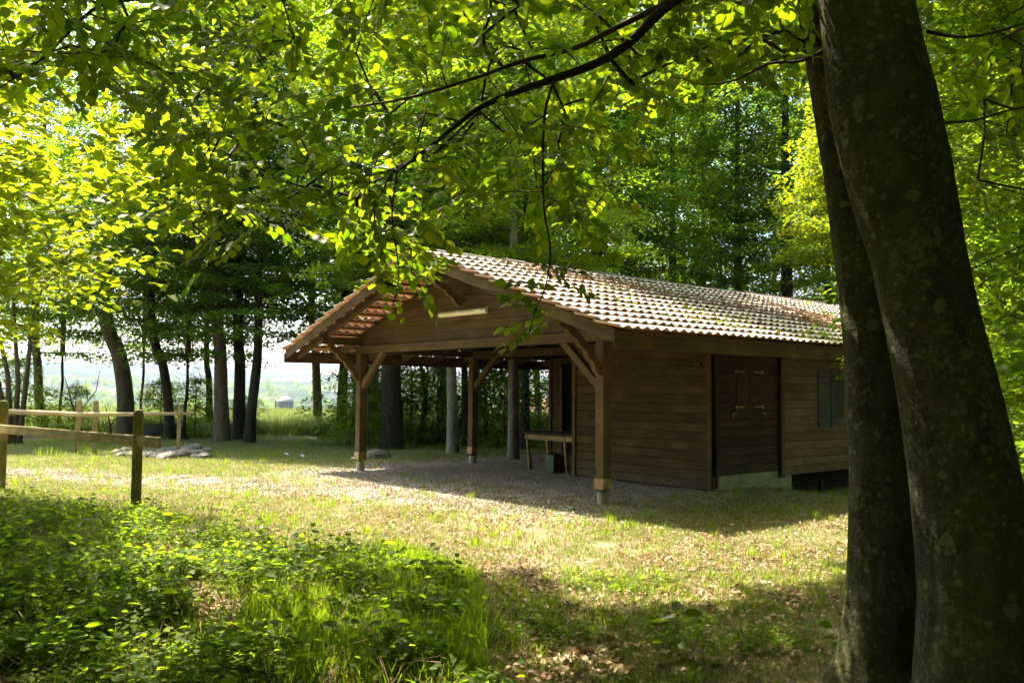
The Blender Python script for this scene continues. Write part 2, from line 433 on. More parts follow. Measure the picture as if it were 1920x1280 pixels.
# ---------------------------------------------------------------- mesh helpers
def mesh_np(name, verts, faces, mats, fmat=None, attrs=None, smooth_=False):
    """faces: an (n,k) int array or a list of them (each with its own k)"""
    me = bpy.data.meshes.new(name)
    if isinstance(faces, np.ndarray): faces = [faces]
    faces = [f for f in faces if len(f)]
    verts = np.asarray(verts, np.float32)
    me.vertices.add(len(verts)); me.vertices.foreach_set('co', verts.ravel())
    loops = np.concatenate([f.ravel() for f in faces]).astype(np.int32)
    tot = np.concatenate([np.full(len(f), f.shape[1]) for f in faces]).astype(np.int32)
    st = np.concatenate([[0], np.cumsum(tot)[:-1]]).astype(np.int32)
    me.loops.add(len(loops)); me.loops.foreach_set('vertex_index', loops)
    me.polygons.add(len(tot)); me.polygons.foreach_set('loop_start', st)
    if not isinstance(mats, (list, tuple)): mats = [mats]
    for m in mats: me.materials.append(m)
    if fmat is not None: me.polygons.foreach_set('material_index', np.asarray(fmat, np.int32))
    if smooth_: me.polygons.foreach_set('use_smooth', np.ones(len(tot), bool))
    if attrs:
        for k, a in attrs.items():
            at_ = me.attributes.new(k, 'FLOAT', 'POINT'); at_.data.foreach_set('value', np.asarray(a, np.float32))
    me.update(calc_edges=True)
    me.validate()
    return me

class MB:
    """collects verts and faces of several shapes for one mesh"""
    def __init__(s): s.v = []; s.f = []; s.mi = []; s.k = 0
    def add(s, verts, faces, mi=0):
        b = len(s.v); s.v += [tuple(v) for v in verts]
        s.f += [tuple(b + i for i in f) for f in faces]; s.mi += [mi] * len(faces)
    def box(s, lo, hi, mi=0, bev=0.0, M=None):
        x0, y0, z0 = lo; x1, y1, z1 = hi
        if bev <= 0:
            vs = [(x0, y0, z0), (x1, y0, z0), (x1, y1, z0), (x0, y1, z0), (x0, y0, z1), (x1, y0, z1), (x1, y1, z1), (x0, y1, z1)]
            fs = [(0, 3, 2, 1), (4, 5, 6, 7), (0, 1, 5, 4), (1, 2, 6, 5), (2, 3, 7, 6), (3, 0, 4, 7)]
        else:
            b = bev; vs = []; 
            for zz, ins in ((z0, b), (z0 + b, 0), (z1 - b, 0), (z1, b)):
                for (cx, cy) in ((x0, y0), (x1, y0), (x1, y1), (x0, y1)):
                    sx = 1 if cx == x0 else -1; sy = 1 if cy == y0 else -1
                    pts = [(cx + sx * (ins + b if ins else b), cy + sy * ins), (cx + sx * ins, cy + sy * (ins + b if ins else b))]
                    if (cx, cy) in ((x1, y0), (x0, y1)): pass
                    else: pts = pts[::-1]
                    vs += [(p[0], p[1], zz) for p in pts]
            fs = [tuple(range(7, -1, -1)), tuple(range(24, 32))]
            for r in range(3):
                for i in range(8):
                    j = (i + 1) % 8
                    fs.append((r * 8 + i, r * 8 + j, r * 8 + 8 + j, r * 8 + 8 + i))
        if M is not None: vs = [M @ Vector(v) for v in vs]
        s.add(vs, fs, mi)
    def beam(s, a, b, w_, h_, up=(0, 0, 1), mi=0, bev=0.006, ext=0.0):
        a = Vector(a); b = Vector(b); d = (b - a); L = d.length; x = d / L
        upv = Vector(up); y = upv.cross(x).normalized(); z = x.cross(y)
        M = Matrix(((x.x, y.x, z.x, a.x), (x.y, y.y, z.y, a.y), (x.z, y.z, z.z, a.z), (0, 0, 0, 1)))
        s.box((-ext, -w_ / 2, -h_ / 2), (L + ext, w_ / 2, h_ / 2), mi, bev, M)
    def tube(s, pts, rads, n=8, mi=0, cap=True):
        b = len(s.v); pts = [Vector(p) for p in pts]; ref = Vector((0.3, 0.9, 0.2)).normalized()
        for i, p in enumerate(pts):
            d = (pts[min(i + 1, len(pts) - 1)] - pts[max(i - 1, 0)]).normalized()
            if abs(d.dot(ref)) > 0.95: ref = Vector((1, 0, 0))
            x = ref.cross(d).normalized(); y = d.cross(x)
            for k in range(n):
                a = 2 * math.pi * k / n
                s.v.append(tuple(p + (x * math.cos(a) + y * math.sin(a)) * rads[i]))
        for i in range(len(pts) - 1):
            for k in range(n):
                k2 = (k + 1) % n
                s.f.append((b + i * n + k, b + i * n + k2, b + (i + 1) * n + k2, b + (i + 1) * n + k)); s.mi.append(mi)
        if cap:
            s.f.append(tuple(b + k for k in reversed(range(n)))); s.mi.append(mi)
            s.f.append(tuple(b + (len(pts) - 1) * n + k for k in range(n))); s.mi.append(mi)
    def prism(s, prof, axis, a, b, mi=0):
        """profile (two coords, ccw) extruded along an axis from a to b"""
        n = len(prof)
        def mk(p, t):
            if axis == 0: return (t, p[0], p[1])
            if axis == 1: return (p[0], t, p[1])
            return (p[0], p[1], t)
        vs = [mk(p, a) for p in prof] + [mk(p, b) for p in prof]
        fs = [tuple(reversed(range(n))), tuple(range(n, 2 * n))] + [(i, (i + 1) % n, n + (i + 1) % n, n + i) for i in range(n)]
        s.add(vs, fs, mi)
    def mesh(s, name, mats, smooth_=False):
        me = bpy.data.meshes.new(name); me.from_pydata(s.v, [], s.f)
        if not isinstance(mats, (list, tuple)): mats = [mats]
        for m in mats: me.materials.append(m)
        me.polygons.foreach_set('material_index', s.mi)
        if smooth_: me.polygons.foreach_set('use_smooth', [True] * len(s.f))
        bm_fix(me)
        me.update(); return me
def bm_fix(me):
    import bmesh
    bm = bmesh.new(); bm.from_mesh(me); bmesh.ops.recalc_face_normals(bm, faces=bm.faces); bm.to_mesh(me); bm.free()

def link(name, me, parent=None, **props):
    o = bpy.data.objects.new(name, me); COL.objects.link(o)
    if parent is not None: o.parent = parent
    for k, v in props.items(): o[k] = v
    return o
def thing(name, loc, label, category, group=None, rz=0.0):
    o = link(name, None); o.location = loc; o.rotation_euler.z = rz
    o['label'] = label; o['category'] = category
    if group: o['group'] = group
    return o
def structure(name, me):
    o = link(name, me); o['kind'] = 'structure'; return o

# ---------------------------------------------------------------- geometry-node scatter
def scatter(name, pts, rots, scales, sources, label, category=None, kind='stuff', parent=None, idx=None):
    """points (n,3), euler (n,3), scale (n,), list of meshes -> one object that instances them"""
    n = len(pts)
    me = bpy.data.meshes.new(name + '_points')
    me.vertices.add(n); me.vertices.foreach_set('co', np.asarray(pts, np.float32).ravel())
    a = me.attributes.new('rot', 'FLOAT_VECTOR', 'POINT'); a.data.foreach_set('vector', np.asarray(rots, np.float32).ravel())
    a = me.attributes.new('scl', 'FLOAT', 'POINT'); a.data.foreach_set('value', np.asarray(scales, np.float32))
    if idx is None: idx = rng.integers(0, len(sources), n)
    a = me.attributes.new('idx', 'INT', 'POINT'); a.data.foreach_set('value', np.asarray(idx, np.int32))
    c = bpy.data.collections.new(name + '_kinds')
    for i, s in enumerate(sources):
        c.objects.link(bpy.data.objects.new('%s_kind_%02d' % (name, i), s))
    g = bpy.data.node_groups.new(name + '_scatter', 'GeometryNodeTree')
    g.interface.new_socket('Geometry', in_out='INPUT', socket_type='NodeSocketGeometry')
    g.interface.new_socket('Geometry', in_out='OUTPUT', socket_type='NodeSocketGeometry')
    N = g.nodes.new; L = g.links.new
    gi = N('NodeGroupInput'); go = N('NodeGroupOutput'); mp = N('GeometryNodeMeshToPoints'); ip = N('GeometryNodeInstanceOnPoints')
    ci = N('GeometryNodeCollectionInfo'); ci.inputs[0].default_value = c; ci.inputs['Separate Children'].default_value = True
    ci.inputs['Reset Children'].default_value = True
    def na(nm, ty):
        x = N('GeometryNodeInputNamedAttribute'); x.data_type = ty; x.inputs[0].default_value = nm; return x.outputs[0]
    L(gi.outputs[0], mp.inputs[0]); L(mp.outputs[0], ip.inputs['Points']); L(ci.outputs[0], ip.inputs['Instance'])
    ip.inputs['Pick Instance'].default_value = True
    L(na('idx', 'INT'), ip.inputs['Instance Index'])
    e2r = N('FunctionNodeEulerToRotation'); L(na('rot', 'FLOAT_VECTOR'), e2r.inputs[0]); L(e2r.outputs[0], ip.inputs['Rotation'])
    L(na('scl', 'FLOAT'), ip.inputs['Scale']); L(ip.outputs[0], go.inputs[0])
    o = link(name, me, parent)
    md = o.modifiers.new('scatter', 'NODES'); md.node_group = g
    o['kind'] = kind
    if label: o['label'] = label
    if category: o['category'] = category
    return o

# ---------------------------------------------------------------- leaves
# templates: along +x from 0 to 1, width in y, z up
LF_QUAD_V = np.array([(0, 0, 0), (0.42, -0.33, 0.10), (1, 0, -0.05), (0.42, 0.33, 0.10)], float)
LF_QUAD_F = np.array([(0, 1, 2), (0, 2, 3)])
_sx = [0.10, 0.34, 0.62, 0.86]; _sw = [0.20, 0.37, 0.345, 0.165]
_mv = [(0, 0, 0)] + [(x, 0, -0.05 * x * x) for x in _sx] + [(1.0, 0, -0.10)]
_lv = [(x + 0.02, -w_, 0.07 * (w_ / 0.33) - 0.06 * x * x) for x, w_ in zip(_sx, _sw)]
_rv = [(x + 0.02, w_, 0.07 * (w_ / 0.33) - 0.06 * x * x) for x, w_ in zip(_sx, _sw)]
LF_V = np.array(_mv + _lv + _rv, float)
_F3 = [(0, 6, 1), (4, 9, 5), (0, 1, 10), (4, 5, 13)]
_F4 = [(1, 6, 7, 2), (2, 7, 8, 3), (3, 8, 9, 4), (1, 2, 11, 10), (2, 3, 12, 11), (3, 4, 13, 12)]
LF_F = np.array(_F3 + [(a, b, c) for a, b, c, d in _F4] + [(a, c, d) for a, b, c, d in _F4])
LF_MID_V = np.array([(0, 0, 0), (0.25, -0.27, 0.06), (0.66, -0.28, 0.03), (1, 0, -0.10), (0.66, 0.28, 0.03), (0.25, 0.27, 0.06), (0.45, 0, -0.02)], float)
LF_MID_F = np.array([(0, 1, 6), (1, 2, 6), (2, 3, 6), (3, 4, 6), (4, 5, 6), (5, 0, 6)])

def leaf_mats(d, nrm):
    """rotation matrices with x along d and z near nrm. d, nrm: (n,3)"""
    d = d / np.linalg.norm(d, axis=1, keepdims=True)
    y = np.cross(nrm, d); y /= np.linalg.norm(y, axis=1, keepdims=True) + 1e-9
    z = np.cross(d, y)
    return np.stack([d, y, z], axis=2)
def stamp(V, F, pos, M, size):
    """copies of a template: verts (n*k,3), faces (n*m,3)"""
    n = len(pos); k = len(V)
    vv = np.einsum('nij,kj->nki', M, V) * size[:, None, None] + pos[:, None, :]
    ff = F[None, :, :] + (np.arange(n) * k)[:, None, None]
    return vv.reshape(-1, 3), ff.reshape(-1, F.shape[1])

def grow(nodes, parents, attract, order_from=None):
    """attach each attractor to the nearest node so far; returns lists"""
    nodes = [np.array(n, float) for n in nodes]; parents = list(parents)
    A = np.array(attract, float)
    dist = np.min(np.linalg.norm(A[:, None, :] - np.array(nodes)[None], axis=2), axis=1)
    for i in np.argsort(dist):
        arr = np.array(nodes)
        d = arr - A[i]
        # growing up and out is cheap, growing downwards is not
        c = np.linalg.norm(d, axis=1) + 0.35 * np.clip(arr[:, 2] - A[i, 2], 0, None)
        j = int(np.argmin(c)); 
        L = float(np.linalg.norm(d[j]))
        if L > 0.9:
            mid = (arr[j] + A[i]) / 2 + rng.normal(0, 0.06 * L, 3) + np.array([0, 0, 0.05 * L])
            nodes.append(mid); parents.append(j); j = len(nodes) - 1
        nodes.append(A[i]); parents.append(j)
    return np.array(nodes), np.array(parents)
def edge_tubes(nodes, parents, start, rmin, rmax=0.12, n=4, power=0.5):
    cnt = np.ones(len(nodes))
    for i in range(len(nodes) - 1, -1, -1):
        if parents[i] >= 0: cnt[parents[i]] += cnt[i]
    rad = np.minimum(rmin * cnt ** power, rmax)
    ids = [i for i in range(start, len(nodes)) if parents[i] >= 0]
    a = nodes[parents[ids]]; b = nodes[ids]
    d = b - a; L = np.linalg.norm(d, axis=1, keepdims=True) + 1e-9; d = d / L
    ref = np.where(np.abs(d[:, 2:3]) > 0.9, np.array([[1.0, 0, 0]]), np.array([[0, 0, 1.0]]))
    x = np.cross(ref, d); x /= np.linalg.norm(x, axis=1, keepdims=True); y = np.cross(d, x)
    ra = np.minimum(rad[parents[ids]], rad[ids] * 1.35); rb = rad[ids]
    vs = []; 
    for (c, r) in ((a, ra), (b, rb)):
        for k in range(n):
            t = 2 * math.pi * k / n
            vs.append(c + (x * math.cos(t) + y * math.sin(t)) * r[:, None])
    V = np.stack(vs, axis=1).reshape(-1, 3); m = len(ids)
    F = []
    for k in range(n):
        k2 = (k + 1) % n
        F.append([k, k2, n + k2, n + k])
    F = np.array(F)[None] + (np.arange(m) * 2 * n)[:, None, None]
    return V, F.reshape(-1, 4)

def crown_variant(seed, height, radius, n_att, n_leaf, lsize, shape='forest', mid=False, leafmat=None, spread=0.6):
    """a crown whose axis is the z axis from 0 up to height: (leaf mesh, limb mesh)"""
    global rng
    keep = rng; rng = np.random.default_rng(seed)
    A = []
    while len(A) < n_att:
        z = rng.random() * height
        t = z / height
        if shape == 'forest': rr = radius * (0.62 + 0.38 * math.sin(math.pi * min(1, t * 1.1 + 0.15))) * (1.0 if t < 0.75 else math.sqrt(max(0, 1 - ((t - 0.75) / 0.27) ** 2)))
        elif shape == 'bush': rr = radius * math.sqrt(max(0.02, 1 - (t * 0.98) ** 2.2))
        else: rr = radius
        a = rng.random() * 2 * math.pi; q = rng.random() ** 0.55 * rr * (0.8 + 0.3 * math.sin(3 * a + seed) * math.sin(2.1 * a + z))
        # layered storeys
        if shape == 'forest': z = (round(z / 0.75) + rng.normal(0, 0.14)) * 0.75 - 0.05 * q
        A.append((q * math.cos(a), q * math.sin(a), max(0.05, z)))
    A = np.array(A)
    trunk = [(0, 0, z) for z in np.arange(0, height * 0.9, 0.5)]
    nodes, par = grow(trunk, [-1] + list(range(len(trunk) - 1)), A)
    tv, tf = edge_tubes(nodes, par, 1, 0.0042, 0.11, 4)
    c = np.repeat(A, n_leaf, axis=0); n = len(c)
    ang = rng.random(n) * 2 * math.pi; q = np.sqrt(rng.random(n)) * spread * np.repeat(0.6 + 0.8 * rng.random(len(A)), n_leaf)
    out = np.repeat(np.arctan2(A[:, 1], A[:, 0]), n_leaf)
    off = np.stack([np.cos(ang) * q, np.sin(ang) * q * 0.8, -0.28 * q * q / spread + rng.normal(0, 0.07, n) - 0.15 * q * np.cos(ang - out)], 1)
    pos = c + off
    la = ang + rng.normal(0, 0.7, n)
    d = np.stack([np.cos(la), np.sin(la), rng.normal(-0.25, 0.3, n)], 1)
    nr = np.stack([rng.normal(0, 0.42, n), rng.normal(0, 0.42, n), np.ones(n)], 1)
    sz = lsize * (0.65 + 0.6 * rng.random(n))
    V, F = stamp(LF_MID_V if mid else LF_QUAD_V, LF_MID_F if mid else LF_QUAD_F, pos, leaf_mats(d, nr), sz)
    k = len(LF_MID_V if mid else LF_QUAD_V)
    clump = np.repeat(rng.random(len(A)), n_leaf)
    r = np.clip(0.55 * rng.random(n) + 0.45 * clump, 0, 1)
    leaf = mesh_np('crown_leaves', V, F, leafmat or LEAF_FAR, attrs={'rnd': np.repeat(r, k)})
    limbs = mesh_np('crown_limbs', tv, tf, BARK, smooth_=True)
    rng = keep
    return leaf, limbs

# ---------------------------------------------------------------- haze (air between here and the hills)
hm = bpy.data.materials.new('air_haze'); hm.use_nodes = True
ht = hm.node_tree; ht.nodes.clear()
ho = ht.nodes.new('ShaderNodeOutputMaterial'); hv = ht.nodes.new('ShaderNodeVolumePrincipled')
hv.inputs['Color'].default_value = (0.62, 0.70, 1.0, 1); hv.inputs['Density'].default_value = 0.00008
hv.inputs['Anisotropy'].default_value = 0.3
ht.links.new(hv.outputs[0], ho.inputs['Volume'])

# ---------------------------------------------------------------- ground sheet
def axis_coords(lo, hi, step, far, grow_=1.16, cap=400):
    c = list(np.arange(lo, hi + 1e-6, step)); s = step
    while c[-1] < far: s = min(s * grow_, cap); c.append(c[-1] + s)
    s = step
    while c[0] > -far: s = min(s * grow_, cap); c.insert(0, c[0] - s)
    return np.array(c)
gx = axis_coords(-11, 8, 0.11, 5200); gy = axis_coords(3.2, 24, 0.12, 5200)
GX, GY = np.meshgrid(gx, gy)
GZ = ground_z(GX, GY)
near = smooth(60, 20, np.hypot(GX, GY))
GZ = GZ + near * ((fbm(GX, GY, 5.0, 3) - 0.5) * 0.035)
def gravel_mask(x, y):
    v, u = (x - P0.x) * VV.x + (y - P0.y) * VV.y, (x - P0.x) * UU.x + (y - P0.y) * UU.y
    a = smooth(-2.7, -1.0, v) * smooth(6.5, 5.0, v) * smooth(-1.6, 0.2, u) * smooth(8.6, 6.8, u)
    # strip of gravel along the wall and the track leading off
    b = smooth(1.9, 0.6, np.abs(u + 0.9)) * smooth(1.0, 3.0, v) * 0.8
    p = np.array([(-16, 18.5), (-9, 16.6), (-5, 15.0), (-1.0, 13.2), (1, 11.8)])
    dmin = np.full(np.shape(x), 99.0)
    for i in range(len(p) - 1):
        q = p[i + 1] - p[i]; L = q @ q
        t = np.clip(((x - p[i][0]) * q[0] + (y - p[i][1]) * q[1]) / L, 0, 1)
        dmin = np.minimum(dmin, np.hypot(x - p[i][0] - t * q[0], y - p[i][1] - t * q[1]))
    c = smooth(1.7, 0.4, dmin) * 0.80
    return np.clip(np.maximum(np.maximum(a, b), c), 0, 1)
def grass_mask(x, y):
    g = 0.44 + 0.9 * (fbm(x, y, 0.55, 3) - 0.5)
    g = g + 0.35 * smooth(18.5, 21, y) - 0.10 * smooth(12, 8, y) * smooth(-1.5, 0.5, x)
    g = g + 0.25 * smooth(-2, -6, x)
    return np.clip(g, 0, 1)
nvx, nvy = len(gx), len(gy)
idx = np.arange(nvx * nvy).reshape(nvy, nvx)
gf = np.stack([idx[:-1, :-1].ravel(), idx[:-1, 1:].ravel(), idx[1:, 1:].ravel(), idx[1:, :-1].ravel()], 1)
fieldm = smooth(30, 34, GY) * smooth(2, -3, GX) + smooth(60, 80, GY)
fieldm = np.clip(fieldm, 0, 1)
structure('ground', mesh_np('ground', np.stack([GX.ravel(), GY.ravel(), GZ.ravel()], 1), gf, GROUND, smooth_=True,
          attrs={'gravel': gravel_mask(GX, GY).ravel(), 'grassy': grass_mask(GX, GY).ravel(), 'field': fieldm.ravel()}))

# hills beyond the valley
hx = np.linspace(-3200, 2600, 190); hy = np.linspace(420, 4600, 150)
HX, HY = np.meshgrid(hx, hy)
HZ = -22 - 26 * smooth(420, 900, HY) + 62 * smooth(900, 2300, HY) + 36 * smooth(2000, 3600, HY) + 46 * (fbm(HX, HY, 0.0016, 3) - 0.5) * smooth(700, 1500, HY)
HZ = HZ + 38 * smooth(-900, -1700, HX) * smooth(1200, 2200, HY)
wood = np.maximum(smooth(0.50, 0.54, fbm(HX + 300, HY * 1.6, 0.0060, 4)), smooth(1900, 2000, HY) * smooth(0.40, 0.46, fbm(HX, HY, 0.003, 3)))
HZ = HZ + 14 * wood + 9 * wood * (rng.random(HX.shape) - 0.5)
HZ[0] -= 60; HZ[:, 0] -= 160; HZ[:, -1] -= 160; HZ[-1] -= 200
nh = len(hx)
ix = np.arange(nh * len(hy)).reshape(len(hy), nh)
hf = np.stack([ix[:-1, :-1].ravel(), ix[:-1, 1:].ravel(), ix[1:, 1:].ravel(), ix[1:, :-1].ravel()], 1)
structure('hills', mesh_np('hills', np.stack([HX.ravel(), HY.ravel(), HZ.ravel()], 1), hf, HILLS, smooth_=True, attrs={'wood': wood.ravel()}))
def hill_z(x, y):
    i = int(np.clip(np.searchsorted(hx, x), 0, len(hx) - 1)); j = int(np.clip(np.searchsorted(hy, y), 0, len(hy) - 1))
    return float(HZ[j, i])

mb = MB(); mb.box((-5000, -5000, -140), (5000, 5100, 190))
hz = link('haze', mb.mesh('haze', hm)); hz['kind'] = 'stuff'; hz['label'] = 'thin pale summer haze over the valley'

# ================================================================= THE HUT
HUT = thing('wooden_hut', P0, 'brown wooden forest hut with open carport front and clay tiled gable roof', 'hut', rz=YAW)
def part(name, mb_, mats, parent=HUT, loc=None, smooth_=False, label=None):
    o = link(name, mb_.mesh(name, mats, smooth_), parent)
    if loc is not None: o.location = loc
    if label: o['label'] = label
    return o
def roof_z(u): return ZR - SLOPE * abs(u - W / 2)
# posts with metal shoe and concrete footing
def post(v, u, top, foot=True, h0=0.2):
    mb = MB(); mb.box((-0.085, -0.085, h0), (0.085, 0.085, top), 0, 0.012)
    p = part('post', mb, WOODZ, loc=(v, u, 0))
    if foot:
        m2 = MB(); m2.box((-0.094, -0.094, 0.215), (0.094, 0.094, 0.365), 0, 0.004)
        q = part('metal_shoe', m2, BAND, p)
        m3 = MB(); m3.box((-0.02, -0.02, 0.12), (0.02, 0.02, 0.2)); part('shoe_stem', m3, IRON, p)
        m3 = MB(); m3.tube([(0, 0, -0.2), (0, 0, 0.165)], [0.088, 0.084], 14); part('concrete_footing', m3, CONC, p, smooth_=False)
    return p
post(0, 0, 2.33); post(0, W, 2.33); post(2.855, W, 2.33)

# wall plates, projecting in front
def beam(name, a, b, w_, h_, mat=WOOD, up=(0, 0, 1), ext=0.0, parent=HUT, label=None):
    a = Vector(a); b = Vector(b); L = (b - a).length
    mb = MB(); mb.box((-ext, -w_ / 2, -h_ / 2), (L + ext, w_ / 2, h_ / 2), 0, 0.008)
    o = part(name, mb, mat, parent)
    x = (b - a) / L; y = Vector(up).cross(x).normalized(); z = x.cross(y)
    o.matrix_local = Matrix(((x.x, y.x, z.x, a.x), (x.y, y.y, z.y, a.y), (x.z, y.z, z.z, a.z), (0, 0, 0, 1)))
    if label: o['label'] = label
    return o
beam('wall_plate', (-0.92, 0, 2.56), (LEN - 0.3, 0, 2.56), 0.13, 0.15)
beam('wall_plate', (-0.92, W, 2.56), (LEN - 0.3, W, 2.56), 0.13, 0.15)
beam('ridge_beam', (-0.95, W / 2, ZR - 0.34), (LEN - 0.3, W / 2, ZR - 0.34), 0.13, 0.17)
beam('cross_beam', (0.0, -0.17, 2.405), (0.0, W + 0.17, 2.405), 0.15, 0.15, WOOD)
beam('cross_beam', (2.855, UC + 0.05, 2.40), (2.855, W + 0.1, 2.40), 0.13, 0.16, WOOD)
beam('side_beam', (0.1, W, 2.405), (VD, W, 2.405), 0.11, 0.14)
beam('side_beam', (0.1, 0, 2.405), (VC, 0, 2.405), 0.11, 0.14)
# straight braces
for (v, u, s) in ((0, 0.05, 1), (0, W - 0.05, -1), (2.855, W - 0.05, -1)):
    beam('brace', (v, u, 1.66), (v, u + s * 0.78, 2.36), 0.10, 0.12, WOODZ)
# carved brackets under the plates
def bracket(name, a, b, w_=0.09, h_=0.11):
    """wavy carved brace from a (on the post) to b (under the plate), both in hut axes"""
    a = Vector(a); b = Vector(b); L = (b - a).length; n = 40; top = []; bot = []
    for i in range(n + 1):
        t = i / n; bow = 0.05 * math.sin(math.pi * t)
        top.append((t * L, h_ / 2 + bow))
        sc = 0.026 * abs(math.sin(math.pi * t * 4.0))
        bot.append((t * L, -h_ / 2 + bow - sc + 0.012))
    prof = bot + top[::-1]
    mb = MB(); mb.prism([(p[0], p[1]) for p in prof], 1, -w_ / 2, w_ / 2)
    o = part(name, mb, WOODZ)
    x = (b - a) / L; y = Vector((0, 0, 1)).cross(x).normalized(); z = x.cross(y)
    o.matrix_local = Matrix(((x.x, y.x, z.x, a.x), (x.y, y.y, z.y, a.y), (x.z, y.z, z.z, a.z), (0, 0, 0, 1)))
bracket('carved_bracket', (-0.07, 0, 1.86), (-0.74, 0, 2.50)); bracket('carved_bracket', (-0.07, W, 1.80), (-0.76, W, 2.48))
bracket('carved_bracket', (-0.08, W / 2, 3.09), (-0.78, W / 2, ZR - 0.43))
# rafters
def rafter(v, side, w_=0.09, h_=0.13, name='rafter', drop=0.15, u_end=None):
    ue = (-EO + 0.10) if side < 0 else (W + EO - 0.10)
    if u_end is not None: ue = u_end
    beam(name, (v, W / 2 + side * 0.02, roof_z(W / 2) - drop), (v, ue, roof_z(ue) - drop), w_, h_, WOODU if False else WOOD)
rv = [-0.80] + [0.06 + 0.86 * i for i in range(14)]
for v in rv:
    for s in (-1, 1): rafter(v, s)
for s in (-1, 1):
    rafter(-1.06, s, 0.03, 0.17, 'barge_board', 0.135)
    rafter(LEN - 0.05, s, 0.03, 0.17, 'barge_board', 0.135)
# battens
NROW = 13
for s in (-1, 1):
    for r in range(NROW + 1):
        q = 0.12 + (4.45) * r / NROW
        u = W / 2 + s * q
        beam('batten', (-1.04, u, roof_z(u) - 0.068), (LEN - 0.06, u, roof_z(u) - 0.068), 0.045, 0.03, WOODU, up=(0, -s * math.sin(math.atan(SLOPE)) * -1, 1))
# eave fascia
for u, s in ((-EO + 0.075, -1), (W + EO - 0.075, 1)):
    zc = roof_z(u) - 0.19
    a = -1.10
    for b in ((3.1, 7.2, LEN - 0.05)):
        beam('fascia_board', (a, u, zc), (b - 0.004, u, zc), 0.028, 0.20, WOOD)
        a = b
# ---- tiles: a double-wave clay tile, shared by all
TW = (LEN + VO) / 35; RL = math.hypot(W / 2 + EO, ZR - ZE); TG = RL / NROW
def tile_mesh(name, mat):
    n = 16; V = []; T = 0.016; TLn = TG * 1.16
    def wave(t): return 0.018 * math.cos(2 * math.pi * 2 * t) 
    for (yy, lift) in ((0.0, 0.068), (TLn, 0.006)):
        for k in range(n + 1):
            t = k / n; V.append(((t - 0.0) * TW * 1.0, yy, lift + wave(t)))
    m = len(V)
    V += [(x, y, z - T) for x, y, z in V]
    F = []
    for k in range(n):
        a, b, c, d = k, k + 1, n + 1 + k + 1, n + 1 + k
        F.append((a, b, c, d)); F.append((m + d, m + c, m + b, m + a)); F.append((m + a, m + b, b, a)); F.append((d, c, m + c, m + d))
    F.append((0, n + 1, m + n + 1, m)); F.append((n, m + n, m + 2 * n + 1, 2 * n + 1))
    me = bpy.data.meshes.new(name); me.from_pydata(V, [], F); me.materials.append(mat); bm_fix(me)
    # smooth only the broad faces
    for p in me.polygons: p.use_smooth = False
    return me
tile_me = tile_mesh('roof_tile', TILE)
ang = math.atan(SLOPE)
def tile_matrix(col, row, side, jit=True):
    """row 0 is at the eave"""
    q = RL - TG * row  # distance down the slope from the ridge
    v = -VO + col * TW
    u = W / 2 + side * q * math.cos(ang); z = ZR - 0.055 - q * math.sin(ang)
    j = (lambda a: random.gauss(0, a)) if jit else (lambda a: 0)
    # local x along v, local y up the slope
    up = Vector((0, -side * math.cos(ang), math.sin(ang))); xx = Vector((1, 0, 0)) * (1 if side > 0 else 1)
    zz = Vector((0, side * math.sin(ang), math.cos(ang)))
    xx = up.cross(zz)
    org = Vector((v, u, z + j(0.0025))) + zz * 0.012 + up * j(0.004)
    if xx.x < 0: org += Vector((TW, 0, 0))
    M = Matrix(((xx.x, up.x, zz.x, org.x), (xx.y, up.y, zz.y, org.y), (xx.z, up.z, zz.z, org.z), (0, 0, 0, 1)))
    return M @ Matrix.Rotation(j(0.006), 4, 'X') @ Matrix.Rotation(j(0.006), 4, 'Z')
singles = {(c, r, -1) for c in range(20) for r in range(NROW)} | {(c, r, 1) for c in range(3) for r in range(NROW)}
rest = []
for side in (-1, 1):
    for c in range(35):
        for r in range(NROW):
            M = tile_matrix(c, r, side)
            if (c, r, side) in singles:
                o = link('roof_tile', tile_me, HUT); o.matrix_local = M
            else: rest.append(M)
tv = np.array([tuple(v.co) for v in tile_me.vertices]); tfc = [tuple(p.vertices) for p in tile_me.polygons]
mb = MB()
for M in rest:
    A = np.array(M); vv = tv @ A[:3, :3].T + A[:3, 3]
    mb.add(vv.tolist(), tfc)
o = part('roof_tile_field', mb, TILE); o['kind'] = 'stuff'; o['label'] = 'remaining clay tiles of the rear and far roof slopes'
# ridge tiles: half round caps, each lapping the next
mb = MB(); n = 10
pr_o = [(math.cos(math.pi * k / n) * 0.115, math.sin(math.pi * k / n) * 0.10) for k in range(n + 1)]
pr_i = [(x * 0.87, y * 0.85) for x, y in pr_o]
NR = 32; RLN = (LEN + VO) / NR
b = 0
vs = []; 
for (x, s) in ((0, 1.10), (0.05, 1.10), (0.052, 1.02), (RLN + 0.05, 0.95)):
    vs += [(x, p[0] * s, p[1] * s) for p in pr_o]
vi = [(0, p[0] * 1.1, p[1] * 1.1) for p in pr_i] + [(RLN + 0.05, p[0] * 0.95, p[1] * 0.95) for p in pr_i]
fs = []
for r in range(3):
    for k in range(n): a = r * (n + 1) + k; fs.append((a, a + 1, a + n + 2, a + n + 1))
m0 = 4 * (n + 1)
for k in range(n):
    fs.append((m0 + k, m0 + n + 1 + k, m0 + n + 2 + k, m0 + k + 1))
    fs.append((k, m0 + k, m0 + k + 1, k + 1)); a = 3 * (n + 1) + k; fs.append((a, a + 1, m0 + n + 2 + k, m0 + n + 1 + k))
fs.append((0, n + 1, 2 * n + 2, 3 * n + 3, m0 + n + 1, m0)); fs.append((n, m0 + n, m0 + 2 * n + 1, 4 * n + 3, 3 * n + 2, 2 * n + 1))
